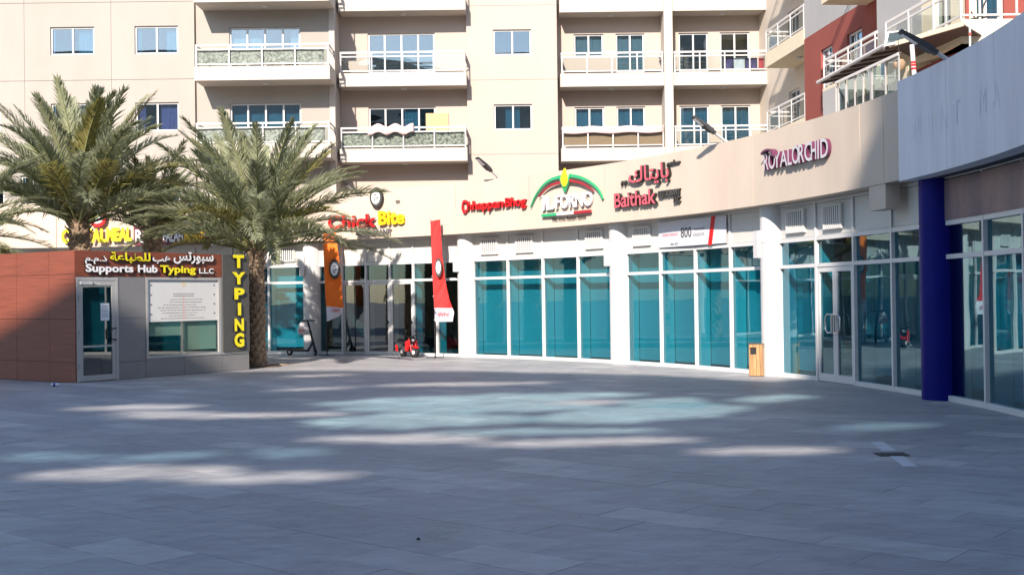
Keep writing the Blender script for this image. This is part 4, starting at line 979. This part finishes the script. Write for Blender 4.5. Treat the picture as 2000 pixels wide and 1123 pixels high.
# kiosk window: frame, sliding panes, poster and blinds
mb = MB(K); wz0, wz1 = zs_, zh - .005
mb.wall(u_w0, u_w1, wz0, wz1, [(u_w0 + .06, u_w1 - .07, wz0 + .06, wz1 - .06)], -.01, .05); kw = mb.build('window', 'greyframe', kio)
mb = MB(K); mb.box(u_w0 + .061, u_w1 - .071, .03, .036, wz0 + .061, wz1 - .061); mb.build('pane', 'kglass', kw)
mid = (u_w0 + u_w1) / 2
mb = MB(K); mb.box(mid - .025, mid + .025, .037, .06, wz0 + .06, wz1 - .06); mb.build('meeting_stile', 'greyframe', kw)
zp = kz(360, 627)
mb = MB(K); mb.box(mid + .03, u_w1 - .075, .09, .095, wz0 + .14, wz1); mb.build('blind', 'greenblind', kw)
mb = MB(K); mb.box(u_w0 + .065, mid - .03, .09, .095, kz(320, 656), wz1); mb.build('blind', 'greenblind', kw)
pos = thing_fr('window_poster', 'white service list poster filling the upper kiosk window', 'poster', Fr(K.M @ Vector((u_w0, 0, zp)), K.x))
mb = MB(K); mb.box(u_w0 + .066, u_w1 - .075, .022, .0235, zp, wz1 - .065); mb.build('sheet', 'poster', pos)
pw = u_w1 - u_w0; g = random.Random(5); pr = MB(K)
for k in range(8):
    z = zp + .06 + k * .062; a = g.uniform(.25, .5) * pw * .75
    for sgn in (-1, 1):
        ln = g.uniform(.3, .75); n = 7; x = mid + sgn * .03
        for q in range(n):
            w_ = ln / n * g.uniform(.6, .92); x2 = x + sgn * w_
            pr.box(min(x, x2), max(x, x2), .0205, .0215, z, z + .016); x = x + sgn * ln / n
for k, z in ((0, zp + .62), (1, zp + .57)):
    x = mid - .3
    for q in range(9): pr.box(x, x + .055, .0205, .0215, z, z + .02); x += .068
for sx2 in (u_w0 + .14, u_w1 - .2):
    for k in range(4): pr.box(sx2, sx2 + .05, .0205, .0215, zp + .15 + k * .22, zp + .19 + k * .22)
pr.build('print', 'print', pos, kind='stuff')
mb = MB(K); mb.box(mid - .006, mid + .006, .0205, .0215, zp + .04, zp + .55); mb.build('red_rule', 'sred', pos)
mb = MB(K); mb.prism([(mid + .07 * math.cos(2 * math.pi * i / 20), zp + .85 + .07 * math.sin(2 * math.pi * i / 20)) for i in range(20)], .0205, .0215); mb.build('emblem', mat('gold_print', (.62, .54, .38), .8, var=0), pos)
# kiosk door
mb = MB(K); mb.wall(u_d0, u_d1 - .005, .008, zh - .012, [(u_d0 + .06, u_d1 - .07, -1, zh - .08)], -.012, .06); mb.build('door_frame', 'greyframe', kio)
d0, d1, dz1 = u_d0 + .064, u_d1 - .074, zh - .084; zr = kz(190, 676)
mb = MB(K); mb.wall(d0, d1, .02, dz1, [(d0 + .09, d1 - .09, zr + .02, dz1 - .1), (d0 + .09, d1 - .09, .14, zr - .02)], -.004, .045); kd = mb.build('door', 'greyframe', kio)
mb = MB(K); mb.box(d0 + .091, d1 - .091, .015, .022, zr + .021, dz1 - .101); mb.build('glass_pane', 'clear', kd)
mb = MB(K); mb.box(d0 + .091, d1 - .091, .015, .022, .141, zr - .021); mb.build('glass_pane', 'clear', kd)
hz0, hz1 = kz(212, 664), kz(212, 641); hx = d1 - .05
mb = MB(K); mb.tube([(hx + .06, -.006, hz1), (hx - .0, -.07, hz1), (hx - .12, -.07, hz1 - .03), (hx - .12, -.07, hz0 + .03), (hx, -.07, hz0), (hx + .06, -.006, hz0)], .016, 8); mb.build('handle', 'black', kd)
mb = MB(K); mb.box(d0 + .02, d0 + .3, -.06, -.006, dz1 - .09, dz1 - .02); mb.tube([(d0 + .28, -.03, dz1 - .04), (d0 + .5, -.05, dz1 - .09)], .012, 6); mb.build('door_closer', 'frame', kd)
for z in (.3, 1.0, 1.75): mb = MB(K); mb.tube([(d0 - .008, -.02, z), (d0 - .008, -.02, z + .1)], .012, 6); mb.build('hinge', 'steel', kd)
pn = thing_fr('door_notice', 'white paper notice taped to the kiosk door glass', 'notice', Fr(K.M @ Vector((d1 - .3, 0, kz(205, 625))), K.x))
a, b = kx(197, 608), kx(214, 608); mb = MB(K); mb.box(a, b, .009, .0105, kz(205, 626), kz(205, 592)); mb.build('sheet', 'paper', pn)
mb = MB(K)
for k in range(5): mb.box(a + .03, b - .03 - .02 * (k % 2), .007, .0085, kz(205, 618) + k * .055, kz(205, 618) + k * .055 + .012)
mb.build('print', 'print', pn, kind='stuff')
# inside: counter and chair backs as pale shapes
dsk = thing_fr('counter', 'dark counter inside the kiosk behind the window', 'counter', Fr(K.M @ Vector((1.9, 1.2, 0.02)), K.x))
mb = MB(K); mb.box(1.5, 3.9, 1.2, 1.7, .7, .75); mb.build('top', 'part', dsk); mb = MB(K); mb.box(1.6, 3.8, 1.3, 1.34, .021, .69); mb.build('front_panel', 'inner', dsk)
# kiosk signs
ks = thing_fr('kiosk_sign', 'white and yellow Supports Hub Typing lettering on the kiosk header', 'sign', Fr(K.M @ Vector((kx(165, 525), 0, kz(165, 534))), K.x))
lx = lambda x: K.uv(x, 520, -.03)[0]
zb0 = (kz(170, 532.5) + kz(380, 531)) / 2; zb1 = zb0 + .165
for t, a, b, m in (('Supports', 166, 259.5, 'wletter'), ('Hub', 267, 306.5, 'wletter'), ('Typing', 312, 380.5, 'yellow')): letters(ks, K, t, (lx(a), lx(b), zb0, zb1), m, 'brown', offset=.036, depth=.05)
letters(ks, K, 'L.L.C', (lx(387), lx(416), zb0 - .01, zb0 + .11), 'wletter', 'brown', offset=.03, depth=.05)
ya0, ya1 = kz(300, 516), kz(300, 497)
letters(ks, K, AR(0xFEB3, 0xFE92, 0xFEEE, 0xFEAD, 0xFE97, 0xFEB2), (lx(338), lx(416), kz(377, 516), kz(377, 493)), 'wletter', 'brown', offset=.026, depth=.05, whole=True)
letters(ks, K, AR(0xFEEB, 0xFE90), (lx(297), lx(332), kz(314, 515), kz(314, 500)), 'wletter', 'brown', offset=.026, depth=.05, whole=True)
letters(ks, K, AR(0xFEDF, 0xFEE0, 0xFEC4, 0xFE92, 0xFE8E, 0xFECB, 0xFE94), (lx(214), lx(293), kz(254, 514), kz(254, 493)), 'yellow', 'brown', offset=.026, depth=.05, whole=True)
letters(ks, K, AR(0xFEAB, 0x2E, 0xFEE1, 0x2E, 0xFEE1), (lx(165), lx(208), kz(186, 516), kz(186, 500)), 'wletter', 'brown', offset=.02, depth=.05, whole=True)
vs_ = thing_fr('kiosk_sign', 'vertical yellow TYPING letters on the dark kiosk end panel', 'sign', Fr(K.M @ Vector((uh, -.03, kz(460, 680))), K.x))
tops = [498, 531.5, 562.5, 591.5, 622, 650.5]; bots = [522, 554, 583.5, 614.5, 645, 676]
for k, ch_ in enumerate('TYPING'):
    a, b = (lx(453.5), lx(473)) if ch_ != 'I' else (lx(460), lx(468))
    letters(vs_, K, ch_, (a, b, K.uv(463, bots[k], -.05)[1], K.uv(463, tops[k], -.05)[1]), 'yellow', 'brown', offset=.05, depth=.05, off=-.03)
# ================================================================ DATE PALMS
def frond_mesh(L, bend, seed, n=88, tight=1.0):
    g = random.Random(seed); pts = []; p = Vector((0, 0, 0)); K_ = 16; side = g.uniform(-.25, .25)
    dirs = []
    for i in range(K_ + 1):
        t = i / K_; a = -bend * t ** 1.6; dv = Vector((math.cos(a) * math.cos(side * t), math.cos(a) * math.sin(side * t), math.sin(a))); pts.append(p.copy()); dirs.append(dv); p = p + dv * (L / K_)
    mb = MB(); mb.cur = 1; mb.tube(pts, [.032 * (1 - i / K_) ** 1.1 * (L / 3) + .004 for i in range(K_ + 1)], 5, cap=False); mb.cur = 0
    for k in range(n):
        t = .14 + .86 * (k / n) ** .95
        for sg in (-1, 1):
            tt = min(.999, max(.1, t + g.uniform(-.012, .012))); f_ = tt * K_; i = int(f_); fr_ = f_ - i
            b_ = pts[i].lerp(pts[min(i + 1, K_)], fr_); dv = dirs[i]; sd = dv.cross(Vector((0, 0, 1))).normalized() * sg; u_p = sd.cross(dv) * sg
            l = L * .185 * (math.sin(math.pi * (.10 + .86 * tt) ** .8) ** .7 * .9 + .12) * g.uniform(.82, 1.12)
            al = rad(58 - 34 * tt + g.uniform(-9, 9)); be = rad(g.choice((18, 34, 52)) + g.uniform(-10, 10)) * tight
            ld = dv * math.cos(al) + (sd * math.cos(be) + u_p * math.sin(be)) * math.sin(al)
            wv = ld.cross(u_p).normalized() * (.0175 + .005 * g.random()) * (L / 3)
            m1 = b_ + ld * l * .5 + Vector((0, 0, -.03 * l)); tip = b_ + ld * l + Vector((0, 0, -.26 * l * g.uniform(.3, 1.5)))
            mb.add([b_ - wv * .5, b_ + wv * .5, m1 + wv, m1 - wv, tip], [(0, 1, 2, 3), (3, 2, 4)])
    return mb
FM = {}
def fmesh(kind, var, m):
    key = (kind, var, m)
    if key not in FM:
        bend = {'up': .42, 'mid': .75, 'low': .9}[kind]
        o = frond_mesh(3.0, bend * (1 + .12 * (var - 1)), hash((kind == 'up', kind == 'mid', var)) % 9999).build('frond', [m, 'petiole'], None, world=1)
        FM[key] = o.data; bpy.data.objects.remove(o)
    return FM[key]
def palm(label, base, hz, L, r, n, seed, lo=-18, hi=84, yellow=.08, up_only=None, lean=(0, 0), flare=1.0):
    g = random.Random(seed); t = thing('date_palm', label, 'palm tree', base, 0, 'date palms beside the kiosk')
    # trunk with diamond leaf scars
    mb = MB(); N = 26; rows = max(8, int(hz / .07)); vs = []
    for j in range(rows + 1):
        z = hz * j / rows; q = z / hz; rr = r * (1.12 - .2 * q + .28 * max(0, q - .72) ** 1 * flare + .25 * max(0, .08 - q))
        for i in range(N):
            a = 2 * math.pi * i / N; bump = .5 + .5 * math.cos(i * math.pi / 1.625 * .5 * 2 + (j % 2) * math.pi) * (1 if j % 1 == 0 else 0)
            k_ = ((i + (j // 2) * 1.5) % 3) / 3; s_ = (j % 2) * .5
            rad_ = rr * (1 + .085 * (abs(k_ - .33) < .2) * (1 - s_) + g.uniform(-.02, .02))
            vs.append((base.x + lean[0] * q * hz + rad_ * math.cos(a), base.y + lean[1] * q * hz + rad_ * math.sin(a), z))
    mb.add(vs, [(j * N + i, j * N + (i + 1) % N, (j + 1) * N + (i + 1) % N, (j + 1) * N + i) for j in range(rows) for i in range(N)])
    mb.build('trunk', 'trunk', t)
    # scales and cut leaf bases
    mb = MB(); ns = int(hz * 62)
    for k in range(ns):
        q = k / ns; z = hz * (.02 + .98 * q); a = k * 2.39996; big = max(0, q - .70) / .30
        rr = r * (1.10 - .2 * q + .28 * max(0, q - .72) * flare); ln = .07 + .20 * big * g.uniform(.6, 1.1); wd = .045 + .02 * big; out = .045 + .10 * big
        c_ = Vector((base.x + lean[0] * z, base.y + lean[1] * z, z)); e1 = Vector((math.cos(a), math.sin(a), 0)); e2 = Vector((-math.sin(a), math.cos(a), 0))
        p0_ = c_ + e1 * (rr - .03); p1_ = c_ + e1 * (rr + out) + Vector((0, 0, ln))
        mb.add([p0_ - e2 * wd, p0_ + e2 * wd, p1_ + e2 * wd * .6, p1_ - e2 * wd * .6, p0_ + e1 * .05 - Vector((0, 0, .0)), p1_ + e1 * .02 - Vector((0, 0, .03))],
               [(0, 1, 2, 3), (1, 0, 4), (2, 1, 4, 5), (0, 3, 5, 4), (3, 2, 5)])
    mb.build('leaf_base', 'stub', t, kind='stuff')
    top = Vector((base.x + lean[0] * hz, base.y + lean[1] * hz, hz))
    for k in range(n):
        q = (k + .5) / n; el = hi + (lo - hi) * q ** .85 + g.uniform(-6, 6); az = k * 137.508 + g.uniform(-10, 10)
        kind = 'up' if q < .33 else 'mid' if q < .7 else 'low'
        m = 'leafy' if (g.random() < yellow * (2.2 if kind == 'low' else .6)) else 'leaf'
        s_ = L / 3.0 * g.uniform(.86, 1.08) * (.9 if q < .1 else 1)
        mw = Matrix.Translation(top + Vector((math.cos(rad(az)), math.sin(rad(az)), 0)) * r * .55 + Vector((0, 0, -.35 * q))) @ Matrix.Rotation(rad(az), 4, 'Z') @ Matrix.Rotation(-rad(el), 4, 'Y') @ Matrix.Rotation(g.uniform(-.35, .35), 4, 'X') @ Matrix.Diagonal((s_, s_, s_, 1))
        link_mesh('frond', fmesh(kind, g.randrange(4), m), t, mw)
    return t
p = gnd(502, 716); palm('date palm with full crown just right of the kiosk end panel', Vector((p.x, p.y, 0)), 3.3, 3.35, .2, 66, 11, lo=15, yellow=.14)
p = at(155, 470, 32.0); palm('tall pale trunked date palm rising behind the left half of the kiosk', Vector((p.x, p.y, 0)), 4.15, 3.75, .27, 66, 23, lo=24, hi=86, yellow=.08)
p = at(297, 470, 34.2); palm('dark short trunked date palm behind the kiosk sign letters', Vector((p.x, p.y, 0)), 4.05, 2.5, .24, 42, 37, lo=18, hi=72, yellow=.2)
p = at(-95, 470, 29.0); palm('date palm cut by the left edge with only drooping frond tips in view', Vector((p.x, p.y, 0)), 3.6, 2.75, .25, 48, 41, lo=-30, yellow=.25)
M['soil'] = mat('dry_soil', (.09, .065, .045), .95, var=.5, scale=14, bump=.5, fine=40)
c = gnd(502, 716); mb = MB(); mb.lathe([(.62, .001), (.62, .012), (.3, .03), (.02, .035)], 28, (c.x, c.y)); mb.build('soil', 'soil', None, kind='structure', label='dry soil in the planting pit of the front palm')
# ================================================================ FLAGS
def feather(label, base, ptop, outline, m, emb):
    """outline: picture points of the flag's free edge, top to bottom, and of its pole edge"""
    fr = Fr((base.x, base.y, 0), (1, 0)); t = thing('feather_flag', label, 'flag', base, 0, 'feather flags by the restaurant doors')
    P0 = (0, 0); top = fr.uv(*ptop)
    mb = MB(fr); mb.tube([(0, 0, .02), (0, 0, 1.2), (top[0] * .6, 0, 2.6), (top[0], 0, top[1])], [.018, .017, .014, .008], 8); mb.build('pole', 'black', t)
    mb = MB(fr); mb.box(-.25, .25, -.02, .02, .004, .02); mb.box(-.02, .02, -.25, .25, .0205, .035); mb.build('cross_base', 'black', t)
    pe, fe_, cut = outline
    def lerp_edge(e, t_):
        for a, b in zip(e, e[1:]):
            if a[2] <= t_ <= b[2]:
                k = (t_ - a[2]) / (b[2] - a[2]); return (a[0] + (b[0] - a[0]) * k, a[1] + (b[1] - a[1]) * k)
        return e[-1][:2]
    def sheet(t0, t1, name, mt):
        mb = MB(fr); nz, nx = 40, 10; vs = []
        for j in range(nz + 1):
            tt = t0 + (t1 - t0) * j / nz; a = fr.uv(*lerp_edge(pe, tt)); b = fr.uv(*lerp_edge(fe_, tt))
            for i in range(nx + 1):
                u = i / nx; yy = .07 * u * math.sin(3.2 * tt * 3.1 + u * 3.5) * (.3 + tt) + .03 * math.sin(u * 9 + tt * 26 + 3 * math.sin(tt * 9)) * u
                vs.append((a[0] + (b[0] - a[0]) * u, yy - .03, a[1] + (b[1] - a[1]) * u))
        k_ = len(vs); vs += [(x, y + .004, z) for x, y, z in vs]; fs = []
        for j in range(nz):
            for i in range(nx):
                a = j * (nx + 1) + i; f_ = (a, a + nx + 1, a + nx + 2, a + 1); fs.append(f_); fs.append(tuple(k_ + q for q in reversed(f_)))
        mb.add(vs, fs, True); return mb.build(name, mt, t)
    sheet(0, cut, 'cloth', m); sheet(cut + .001, 1, 'lower_cloth', 'whiteflag')
    eu, ez = fr.uv(*emb[:2]); emblem(fr, t, eu, ez, emb[2], emb[3], -.11)
    tx = fr.uv(*emb[4]); tx2 = fr.uv(*emb[5])
    letters(t, fr, 'Bite' if m == 'redflag' else 'Delivery', (tx[0], tx2[0], tx[1], tx2[1]), 'pink', depth=.004, off=-.11, shear=.25, offset=.01)
    for q in (.25, .5, .72, .98):
        a = fr.uv(*lerp_edge(pe, q)); mb = MB(fr); mb.tube([(a[0] - .03, -.012, a[1]), (a[0] + .02, -.012, a[1])], .012, 6); mb.build('clip', 'frame', t)
b_ = arc(theta(639, 690, 21.75)[0], 21.75)
feather('orange feather flag with white lower band beside the scooter column', b_, (631, 451),
        ([(631, 453, 0), (634, 540, .5), (639, 628, 1)], [(656, 453, 0), (662, 500, .3), (668, 560, .6), (672, 600, .82), (669, 610, .9), (662, 618, 1)], .83), 'orangeflag', (655, 526, .17, .30, (648, 609), (665, 600)))
b_ = arc(theta(850, 694, 21.7)[0], 21.7)
feather('red feather flag with white lower band in front of the restaurant glass', b_, (841, 429),
        ([(841, 432, 0), (845, 540, .5), (850, 628, 1)], [(860, 429, 0), (864, 500, .35), (870, 550, .55), (878, 585, .75), (887, 610, .9), (884, 628, 1)], .85), 'redflag', (857, 523, .10, .27, (854, 617), (877, 607)))
# ================================================================ ELECTRIC SCOOTER WITH BAG
q0 = arc(theta(566, 691, 21.55)[0], 21.55); q1 = arc(theta(616, 690, 21.55)[0], 21.55); sc = Fr((q0.x, q0.y, 0), q1 - q0); WB = (q1 - q0).length
sco = thing_fr('electric_scooter', 'black electric kick scooter parked beside the white column', 'scooter', sc)
def wheel(mbM, cx, cz, r, wd, parent, yaw=0.0, name='wheel'):
    Mx = mbM.M @ Matrix.Translation((cx, 0, cz)) @ Matrix.Rotation(yaw, 4, 'Z') @ Matrix.Rotation(rad(90), 4, 'X')
    mb = MB(Mx); mb.lathe([(r * .62, -wd / 2), (r * .9, -wd / 2), (r, -wd * .25), (r, wd * .25), (r * .9, wd / 2), (r * .62, wd / 2)], 28); o = mb.build('tyre', 'rubber', parent)
    mb = MB(Mx); mb.lathe([(r * .2, -wd * .55), (r * .6, -wd * .45), (r * .6, wd * .45), (r * .2, wd * .55)], 20); mb.build('hub', 'frame', parent); return o
wheel(sc, 0, .105, .105, .05, sco); wheel(sc, WB, .105, .105, .05, sco, rad(-35))
mb = MB(sc); mb.prism([(.10, .12), (WB - .28, .12), (WB - .24, .19), (.06, .19)], -.075, .075); mb.build('deck', 'black', sco)
mb = MB(sc); mb.tube([(WB - .3, 0, .15), (WB - .2, 0, .24), (WB - .12, 0, .36), (WB - .1, 0, .42)], .035, 8); mb.build('neck', 'black', sco)
mb = MB(sc); mb.tube([(WB - .02, 0, .2), (WB - .09, 0, .45), (WB - .27, 0, 1.06)], [.042, .036, .03], 10); mb.build('stem', 'black', sco)
mb = MB(sc); mb.tube([(WB - .02, .045, .2), (WB, .045, .105)], .016, 6); mb.tube([(WB - .02, -.045, .2), (WB, -.045, .105)], .016, 6); mb.build('fork', 'black', sco)
mb = MB(sc); mb.tube([(WB - .33, -.2, 1.05), (WB - .27, 0, 1.07), (WB - .17, .26, 1.05)], .018, 8); mb.build('handlebar', 'black', sco)
mb = MB(sc); mb.prism([(-.11, .215), (.0, .235), (.11, .2), (.12, .212), (0, .25), (-.12, .228)], -.03, .03); mb.build('rear_mudguard', 'black', sco)
bgf = Fr(sc.M @ Vector((WB - .36, -.1, .64)), (1, 0)); bag = thing_fr('plastic_bag', 'white plastic carrier bag hanging from the scooter handlebar', 'bag', bgf)
mb = MB(bgf); g = random.Random(9); ring_ = []
for j, (hw, zz) in enumerate(((.12, 0), (.165, .03), (.175, .14), (.15, .26), (.09, .36), (.035, .41))):
    for i in range(18):
        a = 2 * math.pi * i / 18; k_ = 1 + g.uniform(-.1, .1); ring_.append((hw * math.cos(a) * k_, hw * .55 * math.sin(a) * k_, zz + g.uniform(-.012, .012)))
mb.add(ring_, [(j * 18 + i, j * 18 + (i + 1) % 18, (j + 1) * 18 + (i + 1) % 18, (j + 1) * 18 + i) for j in range(5) for i in range(18)] + [tuple(range(17, -1, -1))], False); mb.build('body', 'bag', bag)
mb = MB(bgf); mb.tube([(-.03, 0, .39), (.02, 0, .47), (.08, .05, .42), (.04, 0, .38)], .012, 6); mb.build('handle', 'bag', bag)
mb = MB(bgf); mb.box(-.12, .05, -.112, -.108, .08, .17); mb.build('red_print', mat('faded_red_print', (.62, .33, .30), .6, var=.3, scale=20), bag)
# ================================================================ SMALL RED MOTORBIKE
q0 = arc(theta(788, 694, 21.75)[0], 21.75); mf = Fr((q0.x, q0.y, 0), (.72, -1.0)); mt_ = thing_fr('mini_motorbike', 'small red and black mini motorbike parked by the restaurant door', 'motorbike', mf)
wheel(mf, -.02, .16, .16, .10, mt_); wheel(mf, .62, .15, .15, .13, mt_, rad(24))
mb = MB(mf); mb.tube([(.0, 0, .2), (.12, 0, .34), (.4, 0, .40), (.52, 0, .42)], .03, 8); mb.build('frame', 'black', mt_)
mb = MB(mf); mb.prism([(-.18, .36), (.22, .37), (.24, .44), (.0, .47), (-.2, .52)], -.085, .085); mb.build('seat', 'black', mt_)
mb = MB(mf); mb.prism([(-.2, .30), (.02, .24), (.14, .36), (-.15, .42), (-.24, .44)], -.11, -.088); mb.prism([(-.2, .30), (.02, .24), (.14, .36), (-.15, .42), (-.24, .44)], .088, .11); mb.build('side_panel', 'lampgrey', mt_)
for sg in (-1, 1):
    y0, y1 = (-.15, -.10) if sg < 0 else (.10, .15)
    mb = MB(mf); mb.prism([(.34, .2), (.46, .18), (.56, .40), (.5, .50), (.36, .46)], y0, y1); mb.build('fairing', 'sred', mt_)
    mb = MB(mf); mb.tube([(.46, sg * .09, .56), (.56, sg * .09, .3), (.62, sg * .09, .15)], .02, 8); mb.build('fork_leg', 'sred', mt_)
    mb = MB(mf); mb.tube([(.43, sg * .06, .60), (.36, sg * .24, .66)], .016, 8); mb.build('handlebar', 'black', mt_)
    mb = MB(mf); mb.tube([(.42, sg * .16, .64), (.44, sg * .2, .74)], .006, 5); mb.prism([(.42, .72), (.46, .72), (.46, .79), (.42, .79)], sg * .17 - .03, sg * .17 + .03); mb.build('mirror', 'black', mt_)
mb = MB(mf); mb.prism([(.45, .44), (.55, .44), (.53, .58), (.44, .6)], -.08, .08); mb.build('headlight_cowl', 'black', mt_)
mb = MB(mf.M @ Matrix.Translation((.545, 0, .5)) @ Matrix.Rotation(rad(90), 4, 'Y')); mb.lathe([(.045, 0), (.04, .02)], 16); mb.build('headlight', 'wletter', mt_)
mb = MB(mf); mb.prism([(.5, .30), (.62, .318), (.76, .27), (.76, .29), (.62, .34), (.48, .33)], -.07, .07); mb.build('front_mudguard', 'sred', mt_)
mb = MB(mf); mb.box(.08, .34, -.1, .1, .16, .32); mb.build('engine', 'lampgrey', mt_)
mb = MB(mf); mb.tube([(.05, -.1, .2), (.1, -.22, .01)], .012, 6); mb.build('kickstand', 'steel', mt_)
mb = MB(mf); mb.prism([(-.22, .18), (-.12, .16), (-.14, .34), (-.24, .36)], -.13, -.111); mb.build('rear_light_panel', 'sred', mt_)
# ================================================================ LITTER BIN
q0 = gnd(1464, 735.5); q1 = gnd(1488.5, 737); bn = Fr((q0.x, q0.y, 0), q1 - q0)
bn = Fr((q0.x, q0.y, 0), (1, -.16)); BW = .285; BD = .30; BH = .66
bi = thing_fr('litter_bin', 'square wooden slatted litter bin in front of the white column', 'bin', bn)
hx0, hx1, hz0_, hz1_ = .0, .115, .455, .60
ns = 4
for k in range(ns):
    a, b = BW * k / ns, BW * (k + 1) / ns
    if b <= hx1 + .03:
        for z0, z1 in ((.02, hz0_), (hz1_, BH)): mb = MB(bn); mb.box(a + .003, b - .003, 0, .022, z0, z1); mb.build('slat', 'wood', bi)
    else: mb = MB(bn); mb.box(a + .003, b - .003, 0, .022, .02, BH); mb.build('slat', 'wood', bi)
    for y in (BD - .022,): mb = MB(bn); mb.box(a + .003, b - .003, y, y + .022, .02, BH); mb.build('slat', 'wood', bi)
for k in range(ns):
    a, b = .024 + (BD - .048) * k / ns, .024 + (BD - .048) * (k + 1) / ns
    for x in (0, BW - .022): mb = MB(bn); mb.box(x, x + .022, a + .003, b - .003, .02, BH); mb.build('slat', 'wood', bi)
mb = MB(bn); mb.box(.03, BW - .03, .03, BD - .03, .03, BH - .01); mb.build('liner', 'black', bi)
mb = MB(bn); mb.wall(-.008, BW + .008, BH + .001, BH + .018, [], -.008, BD + .008); mb.build('lid', 'canopyd', bi)
mb = MB(bn); mb.box(.01, BW - .01, .01, BD - .01, .004, .019); mb.build('base', 'canopyd', bi)
# ================================================================ DRAIN AND LITTER
c0, c1, c2, c3 = [gnd(*q) for q in ((1700, 863), (1726, 863), (1792, 911), (1765, 911))]
dr = thing('floor_drain', 'pale slot drain slabs with a dark iron grate let into the paving', 'drain', (c0 + c2) / 2)
def flat(a, b, z0, z1, m, nm):
    A_, B_, C_, D_ = c0.lerp(c3, a), c1.lerp(c2, a), c1.lerp(c2, b), c0.lerp(c3, b); mb = MB()
    mb.add([Vector((q.x, q.y, z)) for z in (z0, z1) for q in (A_, B_, C_, D_)], [(3, 2, 1, 0)[::-1], (4, 7, 6, 5), (0, 4, 5, 1), (1, 5, 6, 2), (2, 6, 7, 3), (3, 7, 4, 0)]); mb.build(nm, m, dr)
flat(0, .40, -.02, .004, 'drain', 'slab'); flat(.62, 1, -.02, .004, 'drain', 'slab')
gf_ = Fr(gnd(1712, 888), (1, 0)); gw = (gnd(1772, 886) - gnd(1712, 886)).length
mb = MB(gf_); mb.box(0, gw, -.13, .13, -.02, .005); mb.build('grate_frame', 'draindark', dr)
for k in range(9): mb = MB(gf_); mb.box(.02 + gw * k / 9.2, .035 + gw * k / 9.2, -.11, .11, .0055, .011); mb.build('grate_bar', 'lampgrey', dr)
c = gnd(108, 755); lf_ = Fr((c.x, c.y, 0), (1, .3)); li = thing_fr('crushed_can', 'white and blue crushed can lying before the orange cladding', 'can', lf_)
mb = MB(lf_.M @ Matrix.Translation((-.08, 0, .038)) @ Matrix.Rotation(rad(90), 4, 'Y')); mb.lathe([(.028, 0), (.036, .02), (.030, .07), (.036, .13), (.027, .16)], 14); mb.build('body', 'whiteflag', li)
mb = MB(lf_.M @ Matrix.Translation((-.04, 0, .038)) @ Matrix.Rotation(rad(90), 4, 'Y')); mb.lathe([(.0365, 0), (.033, .04)], 14); mb.build('blue_band', 'bluep', li)
c = gnd(817, 1054); pb_ = MB(); pb_.lathe([(.004, 0), (.014, .004), (.012, .014), (.003, .018)], 8, (c.x, c.y)); pb_.build('pebble', 'draindark', None, label='tiny dark pebble on the foreground paving', category='pebble')
c = gnd(545, 714); pl = MB(); pl.tube([(c.x - .35, c.y + .1, .02), (c.x, c.y, .03), (c.x + .3, c.y - .02, .02)], [.012, .02, .008], 5); pl.build('dry_palm_stalk', 'stub', None, label='dry palm stalk lying on the ground beside the front palm', category='palm stalk')
